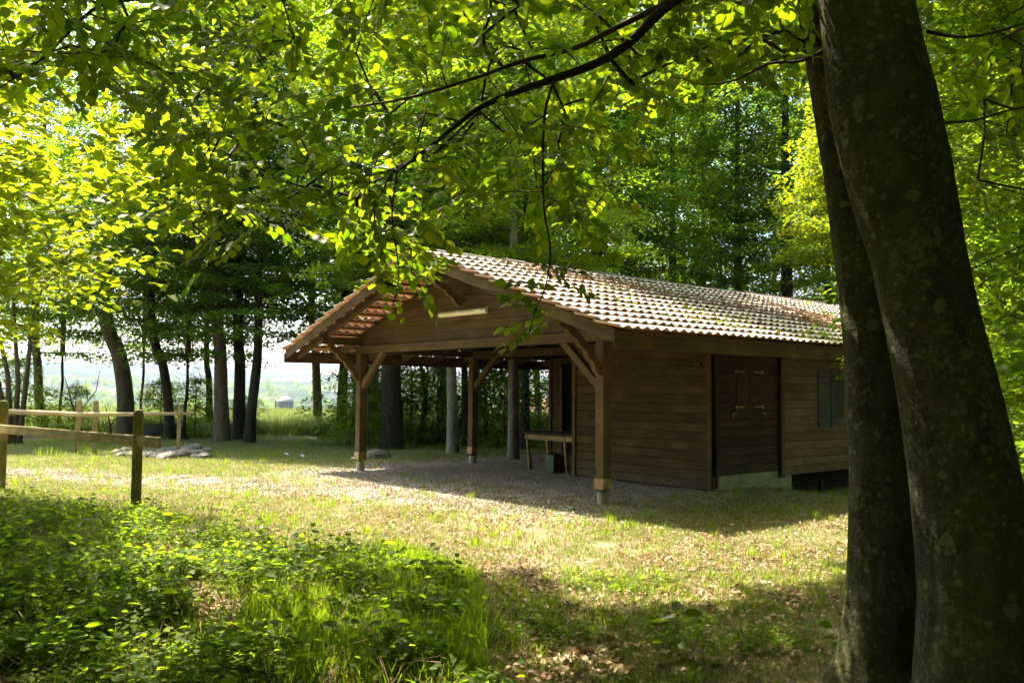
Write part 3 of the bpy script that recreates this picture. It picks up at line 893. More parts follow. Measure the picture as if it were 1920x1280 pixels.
mb.add(vs + vi, fs); rme = mb.mesh('ridge_tile', RIDGE)
for k in range(NR):
    o = link('ridge_tile', rme, HUT)
    o.location = (-VO + k * RLN, W / 2 + random.gauss(0, 0.004), ZR - 0.055 + random.gauss(0, 0.004) - 0.03 * math.sin(math.pi * k / NR))
    o.rotation_euler = (random.gauss(0, 0.02), random.gauss(0, 0.01), random.gauss(0, 0.012))
# verge clips: thin wires along the tile edges of the front verge
# ---- boarded walls: each board a part
def board(name, a, b, h_, t_, mat, nrm, taper=0.006, cut=None):
    """horizontal board from a to b (lower edge centre line), height h_, face towards nrm"""
    a = Vector(a); b = Vector(b); L = (b - a).length; x = (b - a) / L; n = Vector(nrm); z = Vector((0, 0, 1))
    g = 0.011
    prof = [(-t_, 0), (0.006 - g, 0), (0.006, g), (0.006 - taper * 0.4, h_ - g * 0.5 - 0.004), (-0.006, h_ - 0.004), (-t_, h_ - 0.004)]
    c0, c1 = (0, 0) if cut is None else cut
    mb = MB(); V = []
    for e, tt in ((0, 0.0), (1, L)):
        for (p, q) in prof:
            s = q / h_
            xx = (c0 * s) if e == 0 else L - c1 * s
            V.append((xx, p, q))
    k = len(prof)
    F = [tuple(reversed(range(k))), tuple(range(k, 2 * k))] + [(i, (i + 1) % k, k + (i + 1) % k, k + i) for i in range(k)]
    mb.add(V, F)
    o = part(name, mb, mat)
    o.matrix_local = Matrix(((x.x, n.x, z.x, a.x), (x.y, n.y, z.y, a.y), (x.z, n.z, z.z, a.z), (0, 0, 0, 1)))
    return o
def board_wall(a, b, z0, z1, hb, mat, nrm, gaps=()):
    k = round((z1 - z0) / hb); h_ = (z1 - z0) / k
    a = Vector(a); b = Vector(b)
    for i in range(k):
        z = z0 + i * h_
        segs = [(0.0, 1.0)]
        for (g0, g1, gz0, gz1) in gaps:
            if z + h_ > gz0 and z < gz1 - 0.02:
                ns = []
                for s0, s1 in segs:
                    if g0 > s0: ns.append((s0, min(g0, s1)))
                    if g1 < s1: ns.append((max(g1, s0), s1))
                segs = ns
        for s0, s1 in segs:
            p = a.lerp(b, s0); q = a.lerp(b, s1)
            board('board', (p.x, p.y, z), (q.x, q.y, z), h_, 0.022, mat, nrm)
# A: front of the projecting room
board_wall((VC, 0.075, 0), (VC, UC - 0.05, 0), 0.02, 2.49, 0.155, WOOD, (-1, 0, 0))
# B: recessed front, with a dark doorway
board_wall((VD, UC, 0), (VD, W, 0), 0.02, 2.40, 0.155, WOOD, (-1, 0, 0), gaps=((0.725, 0.885, 0.1, 2.12),))
# left flank of the projecting room
board_wall((VC + 0.02, UC, 0), (VD, UC, 0), 0.02, 2.49, 0.155, WOOD, (0, 1, 0))
# C and D: the long side
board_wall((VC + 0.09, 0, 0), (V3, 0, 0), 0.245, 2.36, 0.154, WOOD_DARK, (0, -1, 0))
DW = -0.05
SH0, SH1 = 5.70, 6.62
board_wall((V3, DW, 0), (LEN - 0.45, DW, 0), 0.155, 2.36, 0.150, WOOD_SIDE, (0, -1, 0))
board_wall((VD, W, 0), (LEN - 0.45, W, 0), 0.02, 2.49, 0.155, WOOD, (0, 1, 0))
board_wall((LEN - 0.45, 0, 0), (LEN - 0.45, W, 0), 0.02, 2.49, 0.155, WOOD, (1, 0, 0))
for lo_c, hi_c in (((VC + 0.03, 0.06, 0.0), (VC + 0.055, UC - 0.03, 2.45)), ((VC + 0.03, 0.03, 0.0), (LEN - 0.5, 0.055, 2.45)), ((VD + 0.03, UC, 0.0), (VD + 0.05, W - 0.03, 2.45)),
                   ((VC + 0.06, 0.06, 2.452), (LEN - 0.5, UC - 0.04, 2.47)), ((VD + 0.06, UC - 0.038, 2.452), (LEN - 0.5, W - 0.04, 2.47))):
    mb = MB(); mb.box(lo_c, hi_c); part('light_stop_lining', mb, BLACK)  # black sheets added behind the boards to stop light leaking through
# gable boards
def gable(v, nrm, z0, mat):
    z = z0; h_ = 0.158
    while z < ZR - 0.28:
        ha = min(h_, ZR - 0.24 - z)
        half = (ZR - 0.175 - z) / SLOPE
        half = min(half, W / 2 + 0.0)
        half2 = min((ZR - 0.175 - z - ha) / SLOPE, W / 2)
        c = max(0, half - half2)
        board('gable_board', (v, W / 2 - half, z), (v, W / 2 + half, z), ha, 0.022, mat, nrm, cut=(c, c))
        z += h_
gable(-0.03, (-1, 0, 0), 2.482, WOOD)
gable(LEN - 0.45, (1, 0, 0), 2.482, WOOD)
# trims
def trim(v, u, z0, z1, a=0.05, b=0.05, mat=WOODZ, name='corner_trim'):
    mb = MB(); mb.box((-a / 2, -b / 2, z0), (a / 2, b / 2, z1), 0, 0.004); part(name, mb, mat, loc=(v, u, 0))
trim(VC - 0.012, UC - 0.025, 0.0, 2.42, 0.045, 0.09)
trim(VC - 0.020, 0.045, 0.02, 2.47, 0.04, 0.075)
trim(VC + 0.085, -0.02, 0.05, 2.40, 0.04, 0.05, WOOD_DARK)
trim(V3 + 0.01, DW - 0.012, 0.12, 2.36, 0.10, 0.035)
trim(V3 - 0.035, -0.012, 0.245, 2.36, 0.05, 0.03, WOOD_DARK)
trim(VD - 0.02, W - 0.04, 0.0, 2.34, 0.05, 0.09)
# doorway of the recessed front
du0, du1 = UC + (W - UC) * 0.725, UC + (W - UC) * 0.885
mb = MB(); mb.box((0, du0, 0.05), (0.02, du1, 2.12)); part('doorway_shade_sheet', mb, BLACK, loc=(VD + 0.12, 0, 0))  # black sheet paints the shade inside the doorway
for uu, ww in ((du0, 0.05), (du1, 0.10)): trim(VD - 0.018, uu, 0.05, 2.15, 0.04, ww, WOODZ, 'door_frame')
# outer hatch on side C: two leaves with hinges, closed flush
def vhatch(v0, v1, z0, z1):
    for (a, b) in ((v0, (v0 + v1) / 2 - 0.004), ((v0 + v1) / 2 + 0.004, v1)):
        mb = MB()
        k = 5; h_ = (z1 - z0) / k
        for i in range(k):
            mb.box((a, -0.010, z0 + i * h_ + 0.003), (b, 0.0, z0 + (i + 1) * h_ - 0.003), 0, 0.003)
        s = part('hatch_leaf', mb, WOOD_DARK, loc=(0, -0.006, 0))
        out = a if a == v0 else b; sg = 1 if a == v0 else -1
        for zz in (z0 + 0.06, z1 - 0.10):
            m2 = MB(); m2.box((min(out, out + sg * 0.20), -0.028, zz - 0.008), (max(out, out + sg * 0.20), -0.014, zz + 0.008), 0, 0.003)
            m2.box((out - sg * 0.035 - 0.012, -0.03, zz - 0.035), (out - sg * 0.035 + 0.012, -0.008, zz + 0.03), 0, 0.003)
            m2.box((min(out - sg * 0.035, out), -0.026, zz + 0.01), (max(out - sg * 0.035, out), -0.012, zz + 0.024), 0)
            part('hinge', m2, BRASS, s)
        m2 = MB(); vv = out - sg * 0.02
        m2.box((min(vv, vv - sg * 0.10), -0.03, z0 - 0.055), (max(vv, vv - sg * 0.10), -0.018, z0 - 0.043)); m2.box((vv - sg * 0.10 - 0.006, -0.03, z0 - 0.12), (vv - sg * 0.10 + 0.006, -0.018, z0 - 0.055))
        part('hold_back_hook', m2, BRASS, s)
vhatch(3.22, 3.93, 0.245 + 0.15107 * 7, 0.245 + 0.15107 * 12)
# shutters on side D
def shutter(v0, v1, z0, z1):
    mb = MB(); k = 8; h_ = (z1 - z0) / k
    for i in range(k): mb.box((v0, -0.02, z0 + i * h_ + 0.004), (v1, 0.0, z0 + (i + 1) * h_ - 0.004), 0, 0.003)
    s = part('shutter', mb, SHUT, loc=(0, DW - 0.008, 0))
    for zz in (z0 + 0.08, z1 - 0.12):
        m2 = MB(); m2.box((v0 + 0.01, -0.034, zz - 0.022), (v1 - 0.01, -0.021, zz + 0.022), 0, 0.003); part('strap_hinge', m2, IRON, s)
shutter(SH0, 6.12, 0.98, 2.04); shutter(6.20, SH1, 0.98, 2.04)
mb = MB(); mb.box((6.135, -0.03, 0.96), (6.185, 0.0, 2.06), 0, 0.004); part('shutter_bar', mb, IRON, loc=(0, DW - 0.008, 0))
for vv, s in ((SH0 - 0.18, 1), (SH1 + 0.35, 1)):
    mb = MB(); mb.tube([(vv - 0.12, DW - 0.02, 0.93), (vv + 0.02, DW - 0.05, 0.925), (vv + 0.03, DW - 0.055, 0.84)], [0.008] * 3, 6); part('hold_back_hook', mb, IRON)
# foundation
mb = MB(); mb.box((VC + 0.05, 0.0, -0.45), (V3 + 0.40, 0.25, 0.24), 0, 0.015); part('foundation_wall', mb, CONC)
mb = MB(); mb.box((V3 + 0.402, 0.06, -0.02), (LEN - 0.5, W - 0.3, 0.145), 0, 0.01); part('floor_slab', mb, WOOD_DARK)
mb = MB(); mb.box((V3 + 1.0, 2.6, -0.6), (LEN - 0.5, 2.8, -0.03), 0, 0.01); part('rear_foundation', mb, SOIL)
for vv in (6.3, 7.4, 9.2, 11.2):
    mb = MB(); mb.tube([(vv, 0.25, -0.6), (vv, 0.25, -0.02)], [0.045, 0.045], 8); part('support_leg', mb, IRON)
# pale block of mortar at the foot of the side wall
# lamp on the gable
u1 = 2.62; u0 = 3.90
mb = MB(); prof = []
for k in range(9):
    a_ = math.pi * k / 8; prof.append((-0.045 - 0.055 * math.sin(a_), 0.055 * math.cos(a_)))
prof += [(-0.03, -0.05), (-0.03, 0.05)]
mb.prism(prof, 1, u1, u0); lo_ = part('strip_lamp', mb, LAMP, loc=(-0.005, 0, 2.945), smooth_=False)
for uu in (u1 - 0.012, u0 + 0.012):
    m2 = MB(); prof2 = [(x * 1.03, z * 1.06) for x, z in prof]; m2.prism(prof2, 1, uu - 0.012, uu + 0.012); part('lamp_end_cap', m2, LAMP, lo_)
# small junction box near the corner
mb = MB(); mb.box((-0.05, 0.20, 2.00), (-0.005, 0.33, 2.10), 0, 0.006); part('junction_box', mb, WOODZ, loc=(VC, 0, 0))

# ---- the bench under the roof, the bag and the block
bt = thing('workbench', hut(3.12, 4.08, 0), 'low wooden bench table with dark top against the hut corner post', 'table', rz=YAW)
mb = MB(); mb.box((-0.34, -0.93, 0.725), (0.34, 0.93, 0.775), 0, 0.006); part('bench_top', mb, WOOD_DARK, bt)
for x in (-0.28, 0.28):
    mb = MB(); mb.box((x - 0.015, -0.80, 0.62), (x + 0.015, 0.80, 0.722), 0, 0.003); part('apron', mb, BENCHW, bt)
for x in (-0.27, 0.27):
    for y, s in ((-0.36, 1), (0.74, 1)):
        mb = MB(); mb.beam((x, y, 0.715), (x * 1.06, y - 0.10 * (1 if y < 0 else 1), 0.0), 0.06, 0.075, (1, 0, 0), 0, 0.004); part('leg', mb, BENCHW, bt)
bg_ = thing('shopping_bag', hut(2.80, 3.93, 0.0), 'green and brown paper carrier bag standing under the bench', 'bag', rz=0.72)
mb = MB(); V = [(-0.16, -0.10, 0.0), (0.16, -0.10, 0.0), (0.16, 0.10, 0.0), (-0.16, 0.10, 0.0), (-0.18, -0.13, 0.36), (0.18, -0.12, 0.40), (0.17, 0.12, 0.39), (-0.17, 0.12, 0.35)]
mb.add(V, [(0, 3, 2, 1), (1, 2, 6, 5), (2, 3, 7, 6)], 0); mb.add(V, [(0, 1, 5, 4)], 1); mb.add(V, [(3, 0, 4, 7)], 0)
V2 = [(x * 0.94, y * 0.94, z if z > 0 else 0.02) for x, y, z in V]; mb.add(V2, [(0, 1, 2, 3), (1, 5, 6, 2), (2, 6, 7, 3), (0, 4, 5, 1), (3, 7, 4, 0)], 1)
me = bpy.data.meshes.new('bag_body'); me.from_pydata(mb.v, [], mb.f); me.materials.append(GREENBAG); me.materials.append(BAGP)
me.polygons.foreach_set('material_index', mb.mi); link('bag_body', me, bg_)
for y in (-0.14, 0.13):
    mb = MB(); mb.tube([(0.02 * math.cos(k), y * 0.3 + 0.07 * math.cos(math.pi * k / 8) + y * 0.5, 0.35 + 0.10 * math.sin(math.pi * k / 8)) for k in range(9)], [0.007] * 9, 5); part('handle', mb, PALEWOOD, bg_, smooth_=True)
mb = MB(); mb.box((-0.08, -0.24, 0), (0.08, 0.24, 0.09), 0, 0.008); o = link('wood_block', mb.mesh('wood_block', BENCHW)); p = ground_at(1024, 859); o.location = (p.x, p.y, 0.0); o.rotation_euler.z = 1.2
o['label'] = 'short pale timber block lying on gravel behind the bench'; o['category'] = 'wood block'

# ================================================================= fences
def leaning_post(name, x, y, h_, w_, d_, mat, label, group, lean=(0, 0), rz=0.0, top='round'):
    z = gz(x, y)
    t = thing(name, (x, y, z), label, 'fence post', group, rz)
    mb = MB(); n = 10; V = []; lv = [(-0.25, 1), (0.3, 1), (h_ - 0.10, 1), (h_ - 0.04, 0.93), (h_ - 0.01, 0.72), (h_, 0.3)] if top == 'round' else [(-0.25, 1), (h_ * 0.5, 1), (h_ - 0.015, 1), (h_, 0.85)]
    prof = [(-1, -0.72), (-0.72, -1), (0.72, -1), (1, -0.72), (1, 0.72), (0.72, 1), (-0.72, 1), (-1, 0.72)]
    for zz, s in lv:
        for px, py in prof: V.append((px * w_ / 2 * s + lean[0] * zz / h_, py * d_ / 2 * s + lean[1] * zz / h_, zz))
    k = 8; F = [tuple(reversed(range(k))), tuple(range((len(lv) - 1) * k, len(lv) * k))]
    for r in range(len(lv) - 1):
        for i in range(k): F.append((r * k + i, r * k + (i + 1) % k, (r + 1) * k + (i + 1) % k, (r + 1) * k + i))
    mb.add(V, F); part('timber', mb, mat, t)
    return t
pA = ground_at(255, 962); pA = Vector((at(256, 900, 11.3).x, 11.3, 0))
pB = Vector((at(1, 900, 14.0).x, 14.0, 0))
fn = thing('rail_fence', (pA.x, pA.y, gz(pA.x, pA.y)), 'weathered green-brown fence with one plank rail behind the ground plants', 'fence')
def fence_post(x, y, h_, w_, d_, rz):
    mb = MB(); lv = [(-0.3, 1), (0.3, 1), (h_ - 0.10, 1), (h_ - 0.04, 0.93), (h_ - 0.01, 0.7), (h_, 0.3)]; V = []
    prof = [(-1, -0.7), (-0.7, -1), (0.7, -1), (1, -0.7), (1, 0.7), (0.7, 1), (-0.7, 1), (-1, 0.7)]
    for zz, s in lv:
        for px, py in prof: V.append((px * w_ / 2 * s, py * d_ / 2 * s, zz))
    F = [tuple(reversed(range(8))), tuple(range(40, 48))] + [(r * 8 + i, r * 8 + (i + 1) % 8, (r + 1) * 8 + (i + 1) % 8, (r + 1) * 8 + i) for r in range(5) for i in range(8)]
    mb.add(V, F); o = part('post', mb, OLDWOOD, fn); o.location = (x - pA.x, y - pA.y, gz(x, y) - fn.location.z); o.rotation_euler.z = rz
fence_post(pA.x, pA.y, 1.33, 0.125, 0.12, 0.4); fence_post(pB.x, pB.y, 1.42, 0.125, 0.12, 0.2)
a = at(2, 803, 13.9); b = at(303, 829, 11.0)
off = Vector((0.02, -0.085, 0))
fo = fn.location
o = beam('rail', a + off * 1.0 - fo, b + off - fo, 0.035, 0.135, RAILWOOD, parent=fn)
# thin posts with a long pole by the fire pit
grp = 'pale posts of the pole rail'
d0 = 21.5
pr = thing('pole_rail', (at(177, 850, d0).x, d0, 0), 'long pale round pole lying on three thin stakes beside the fire pit', 'hitching rail')
for px, top, lean in ((142, 749, 0.04), (177, 750, 0.0), (334, 757, 0.01)):
    x = at(px, 850, d0).x; z0 = gz(x, d0); zt = at(px, top, d0).z
    mb = MB(); V = []; h_ = zt - z0
    mb.box((-0.06 if px < 300 else -0.045, -0.05, -0.2), (0.06 if px < 300 else 0.045, 0.05, h_ - 0.03), 0, 0.01); mb.box((-0.045, -0.035, h_ - 0.03), (0.045, 0.035, h_), 0, 0.01)
    o = part('stake', mb, PALEPOST, pr); o.location = (x - pr.location.x, 0.0, z0); o.rotation_euler = (0.02, lean, 0.3)
pts = [at(-60, 769, d0 - 0.1), at(60, 773, d0 - 0.1), at(150, 777, d0 - 0.12), at(260, 776, d0 - 0.12), at(366, 775, d0 - 0.1)]
mb = MB(); mb.tube([p - pr.location for p in pts], [0.068, 0.064, 0.062, 0.05, 0.034], 10); part('pole', mb, PALEWOOD, pr, smooth_=True)

# ================================================================= stones
def stone_mesh(name, seed, sub=2, flat=0.6, mat=None, rough=0.25):
    import bmesh
    bm = bmesh.new(); bmesh.ops.create_icosphere(bm, subdivisions=sub, radius=0.5)
    o_ = Vector((seed * 3.7, seed * 1.3, 0))
    for v in bm.verts:
        n_ = mnoise.noise(v.co * 1.8 + o_) * rough * 1.6 + mnoise.noise(v.co * 4.5 + o_) * rough * 0.5
        v.co *= 1 + n_; v.co.z *= flat
    me = bpy.data.meshes.new(name); bm.to_mesh(me); bm.free()
    me.materials.append(mat or STONE)
    for p in me.polygons: p.use_smooth = sub > 2
    return me
smes = [stone_mesh('stone', s, 2, 0.55) for s in range(5)]
c = ground_at(302, 849)
where = [(217, 846, .34), (236, 845, .42), (252, 849, .36), (228, 852, .3), (271, 842, .36), (290, 839, .46), (322, 843, .30), (274, 855, .46), (295, 856, .42), (313, 857, .50), (331, 853, .34),
         (343, 852, .50), (352, 845, .42), (362, 842, .62), (368, 854, .30), (381, 856, .42), (306, 843, .30), (242, 852, .28)]
names = ['flat', 'rounded', 'low', 'pale', 'angular']
wherewords = ['far left end of the fire pit ring', 'left end of the ring, next to the end stone', 'left part of the ring before the fence post', 'left part of the ring, front row', 'back of the ring just behind the rail fence post',
              'back of the ring, under the rail end', 'back of the ring, right of the rail end', 'front of the ring, right of the rail fence post', 'front of the ring, left of the thin stake', 'front centre of the ring, broad one left of the thin stake', 'ring beside the foot of the thin stake',
              'ring just right of the thin stake', 'right part of the ring behind the stake', 'back right of the ring, largest of all', 'right end of the ring, small one', 'far right end of the ring, front', 'back of the ring, between two larger ones', 'left part of the ring, smallest front one']
for i, (px, py, sz) in enumerate(where):
    p = ground_at(px, py + 3); o = link('fire_pit_stone', smes[i % 5]); o.location = (p.x, p.y, gz(p.x, p.y) + sz * 0.13)
    o.rotation_euler = (random.uniform(-.2, .2), random.uniform(-.2, .2), random.uniform(0, 6)); o.scale = (sz, sz * 0.8, sz * 0.8)
    o['label'] = '%s grey stone, %s' % (names[i % 5], wherewords[i]); o['category'] = 'stone'; o['group'] = 'stones ringing the fire pit'
# cold ash and rubble inside
n = 900; a = rng.random(n) * 6.283; q = np.sqrt(rng.random(n)); X = c.x + np.cos(a) * q * 0.95; Y = c.y + 0.4 + np.sin(a) * q * 1.6
peb = [stone_mesh('pebble', 20 + s, 1, 0.6, PEBBLE, 0.3) for s in range(4)]
scatter('fire_pit_rubble', np.stack([X, Y, ground_z(X, Y) + 0.02], 1), rng.random((n, 3)) * 6, 0.05 + 0.09 * rng.random(n), peb, 'dark broken rubble inside the fire pit ring')
bo = link('boulder', stone_mesh('boulder', 41, 3, 0.62, m_stone('mossy_stone', (0.07, 0.065, 0.04), (0.20, 0.18, 0.12)), 0.16)); p = ground_at(704, 860); bo.location = (p.x, p.y + 0.3, 0.05); bo.scale = (0.66, 0.5, 0.52)
bo['label'] = 'low mossy grey boulder behind the left carport post'; bo['category'] = 'boulder'
for i, (px, py, wd) in enumerate(((535, 854, 'crumpled white paper scrap in the shade left of the carport'), (565, 858, 'thin white paper scrap lying flat nearer the boulder'), (664, 862, 'small white paper scrap by the foot of the left carport post'))):
    p = ground_at(px, py); mb = MB(); rr = random.Random(i)
    V = [(0.09 * math.cos(k * 0.9) * rr.uniform(.6, 1.3), 0.06 * math.sin(k * 0.9) * rr.uniform(.6, 1.3), rr.uniform(0.0, 0.06)) for k in range(7)] + [(0, 0, 0.07)]
    mb.add(V, [(k, (k + 1) % 7, 7) for k in range(7)]); o = link('paper_scrap', mb.mesh('paper_scrap', PAPER)); o.location = (p.x, p.y, gz(p.x, p.y) + 0.02)
    o['label'] = wd; o['category'] = 'litter'; o['group'] = 'litter in the grass'

# ================================================================= silo and house far off
def silo():
    d = 330.0; b_ = at(535, 775, d); x = b_.x; zt = at(535, 752, d).z; zb = gz(x, d) - 1
    t = thing('silo', (x, d, zb), 'grey round grain silo beyond the field crest', 'silo')
    rr = 3.0; H = zt - zb
    mm = m_simple('ribbed_grey_metal', (0.07, 0.09, 0.10), 0.5, 0.4, 0.5, 0.25)
    rf = m_simple('pale_dome_metal', (0.22, 0.20, 0.17), 0.5, 0.4, 0.3, 0.2)
    mb = MB(); mb.tube([(0, 0, 0), (0, 0, H)], [rr, rr], 24); part('silo_wall', mb, mm, t)
    k = 0
    for zz in np.arange(0.8, H, 1.0):
        mb = MB(); mb.tube([(0, 0, zz), (0, 0, zz + 0.12)], [rr + 0.06, rr + 0.06], 24); part('hoop', mb, mm, t)
    mb = MB(); mb.tube([(0, 0, H), (0, 0, H + 0.7), (0, 0, H + 1.4), (0, 0, H + 1.9), (0, 0, H + 2.1)], [rr + 0.1, rr * 0.9, rr * 0.62, rr * 0.3, 0.1], 16); part('dome_roof', mb, rf, t)
    mb = MB(); mb.tube([(-rr - 0.7, 0, 0), (-rr - 0.7, 0, H)], [0.35, 0.35], 8); part('filler_pipe', mb, mm, t)
    mb = MB(); mb.tube([(rr * math.cos(a_) * 1.05, 0, H + 0.3 + 2.6 * math.sin(a_)) for a_ in np.linspace(0, math.pi, 12)], [0.09] * 12, 6); part('roof_hoop', mb, rf, t)
silo()
def far_house():
    d = 150; x = at(1003, 800, d).x; z0 = gz(x, d)
    t = thing('distant_house', (x, d, z0), 'pale house far off behind the trees, seen past the bench', 'house', rz=0.3)
    wl = m_simple('white_render', (0.72, 0.70, 0.66), 0.9, 0.2, 0, 0.06); rf = m_simple('red_brown_roof', (0.25, 0.12, 0.08), 0.9, 0.2)
    mb = MB(); mb.box((-5, -3.5, -1), (5, 3.5, 4.2)); part('wall', mb, wl, t)
    mb = MB(); mb.prism([(-4.2, 4.1), (4.2, 4.1), (0, 6.6)], 0, -5.5, 5.5); part('roof', mb, rf, t)
    for xx in (-3.4, -1.0, 1.6, 3.6):
        mb = MB(); mb.box((xx - .5, -3.56, 1.4), (xx + .5, -3.46, 2.8)); f = part('window', mb, PALEWOOD, t)
        mb = MB(); mb.box((xx - .42, -3.58, 1.48), (xx + .42, -3.565, 2.72)); part('pane', mb, m_simple('dark_glass', (0.03, 0.04, 0.05), 0.1, 0.6) if xx < -3 else bpy.data.materials['dark_glass'], f)
far_house()

# ================================================================= background trees
CV = [crown_variant(100 + i, 12.5, 3.9, 560, 66, 0.135, leafmat=LEAF_FAR) for i in range(4)]
CC = [crown_variant(140 + i, 12.5, 3.7, 560, 58, 0.135, leafmat=LEAF_COOL) for i in range(2)]
BV = [crown_variant(200 + i, 2.6, 1.7, 100, 46, 0.105, 'bush', leafmat=LEAF_FAR, spread=0.45) for i in range(3)]
MV = [crown_variant(300 + i, 7.0, 2.6, 330, 60, 0.105, 'forest', mid=True, leafmat=LEAF_FAR, spread=0.5) for i in range(2)]
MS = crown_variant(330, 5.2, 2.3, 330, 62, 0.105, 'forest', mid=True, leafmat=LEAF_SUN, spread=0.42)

def trunk_mesh(pts, rads, n, mat, wob=0.03, flare=0.0, seed=0, caps=True, fine=1, ridges=0.0):
    """organic tube through pts; pts are dense enough or get resampled"""
    P = [Vector(p) for p in pts]
    out = []; rr = []
    for i in range(len(P) - 1):
        p0 = P[max(i - 1, 0)]; p1 = P[i]; p2 = P[i + 1]; p3 = P[min(i + 2, len(P) - 1)]
        for k in range(fine):
            t = k / fine
            q = 0.5 * ((2 * p1) + (p2 - p0) * t + (2 * p0 - 5 * p1 + 4 * p2 - p3) * t * t + (3 * p1 - p0 - 3 * p2 + p3) * t ** 3)
            out.append(q); rr.append(rads[i] * (1 - t) + rads[i + 1] * t)
    out.append(P[-1]); rr.append(rads[-1])
    V = []; F = []
    for i, p in enumerate(out):
        d = (out[min(i + 1, len(out) - 1)] - out[max(i - 1, 0)]).normalized()
        x = Vector((0, 1, 0)).cross(d)
        x = x.normalized() if x.length > 1e-3 else Vector((1, 0, 0)); y = d.cross(x)
        for k in range(n):
            a_ = 2 * math.pi * k / n; dr = Vector((math.cos(a_), math.sin(a_), 0))
            hgt = p.z - out[0].z
            nz = mnoise.noise(Vector((dr.x * 1.3, dr.y * 1.3, p.z * 0.8 + seed * 5.1))) * wob * 2
            fl = flare * math.exp(-max(hgt, 0) / 0.28) * (0.6 + 0.5 * math.sin(a_ * 5 + seed))
            rg = ridges * mnoise.noise(Vector((dr.x * 7, dr.y * 7, p.z * 2.2 + seed)))
            r_ = rr[i] * (1 + nz + fl + rg)
            V.append(tuple(p + (x * math.cos(a_) + y * math.sin(a_)) * r_))
    for i in range(len(out) - 1):
        for k in range(n):
            k2 = (k + 1) % n; F.append((i * n + k, i * n + k2, (i + 1) * n + k2, (i + 1) * n + k))
    F.append(tuple((len(out) - 1) * n + k for k in range(n)))
    me = bpy.data.meshes.new('trunk'); me.from_pydata(V, [], F); me.materials.append(mat)
    me.polygons.foreach_set('use_smooth', [True] * len(F)); me.update()
    return me

TREE_N = [0]
def tree(px, py, d, r, top_px, crown_z, label, mat=BARK, var=None, scale=1.0, height=None, group='trees at the edge of the clearing', bend=0.0, kind='beech_tree', category='tree', x=None, sq=1.0):
    """trunk from its foot (px at distance d) leaning so that it passes top_px at the crown's foot"""
    i = TREE_N[0]; TREE_N[0] += 1
    bx = at(px, py, d).x if x is None else x
    z0 = gz(bx, d)
    t = thing(kind, (bx, d, z0), label, category, group)
    cz = crown_z
    tx = (at(top_px, 640, d).x - bx) * 1.0
    if var is None: var = CV[i % 4] if i % 3 else CC[i % 2]
    h_ = 12.5 * scale
    pts = [(0, 0, -0.3), (0, 0, 0.15), (tx * 0.22 + bend, 0, cz * 0.33), (tx * 0.6 + bend, 0.1, cz * 0.66), (tx, 0, cz), (tx, 0, cz + h_ * 0.35), (tx + 0.1, 0, cz + h_ * 0.85)]
    rads = [r * 1.15, r * 1.06, r * 0.9, r * 0.82, r * 0.74, r * 0.5, r * 0.12]
    link('trunk', trunk_mesh(pts, rads, 12, mat, 0.06, 0.35, i, fine=4), t)
    rz = random.random() * 6.28
    for nm, me in (('crown', var[0]), ('limbs', var[1])):
        o = link(nm, me, t); o.location = (tx, 0, cz); o.rotation_euler.z = rz; o.scale = (scale * sq, scale * sq, scale)
    return t
# row along the field, left part of the photograph
tree(82, 792, 31, 0.17, 66, 3.6, 'slim dark tree with bent trunk left of the thin stakes', BARK, scale=0.80, bend=-0.1)
tree(236, 806, 29, 0.30, 196, 4.1, 'stout grey-brown trunk rising behind the pole rail, second from left', BARK, scale=0.86, bend=0.12)
tree(317, 816, 27, 0.16, 283, 3.6, 'slender dark leaning tree by the rough root mound', BARK_DARK, scale=0.80, bend=0.08)
tree(394, 790, 33, 0.14, 388, 3.0, 'thin dark tree just behind the grey trunk of the group', BARK_DARK, scale=0.85)
tree(416, 826, 26.5, 0.235, 404, 4.2, 'grey straight trunk, first of the close group of three at the field edge', BARK, scale=0.95)
tree(449, 824, 27.5, 0.21, 446, 3.6, 'dark forked trunk, middle of the close group of three', BARK_DARK, scale=0.92)
tree(468, 832, 26.2, 0.17, 484, 3.2, 'dark trunk leaning right out of the close group of three', BARK_DARK, scale=0.90, bend=0.0)
for px, d, cz, lb in ((345, 27.5, 2.6, 'young beech between the slender tree and the close group of three'), (110, 31, 2.8, 'young beech behind the thin stakes'), (660, 30, 2.9, 'young beech reaching under the left eave'), (262, 33, 3.2, 'young beech behind the stout grey-brown trunk')):
    tree(px, 815, d, 0.055, px + 8, cz, lb, BARK_DARK, MV[TREE_N[0] % 2], 1.05, group='young beeches at the field edge', kind='young_beech', sq=1.15)
# multi-stemmed shrub at the far left edge
t = thing('hazel_shrub', (at(30, 790, 25).x, 25, 0), 'many-stemmed leaning shrub at the left border by the pole rail', 'shrub')
mb = MB()
for k, (tx, tz) in enumerate(((-1.5, 4.2), (-1.0, 5.0), (-0.3, 4.6), (0.3, 5.2), (-2.2, 3.8))):
    mb = MB(); mb.tube([(0.25 * (k - 2) * 0.4, 0, -0.1), (tx * 0.35, 0.1 * k, tz * 0.4), (tx * 0.75 - 0.1, 0.15 * k, tz * 0.75), (tx, 0.1, tz)], [0.085, 0.065, 0.05, 0.03], 8); part('stem', mb, BARK, t, smooth_=True)
o = link('foliage', MV[0][0], t); o.location = (-0.9, 0.3, 3.4); o.scale = (0.95, 0.95, 0.62)
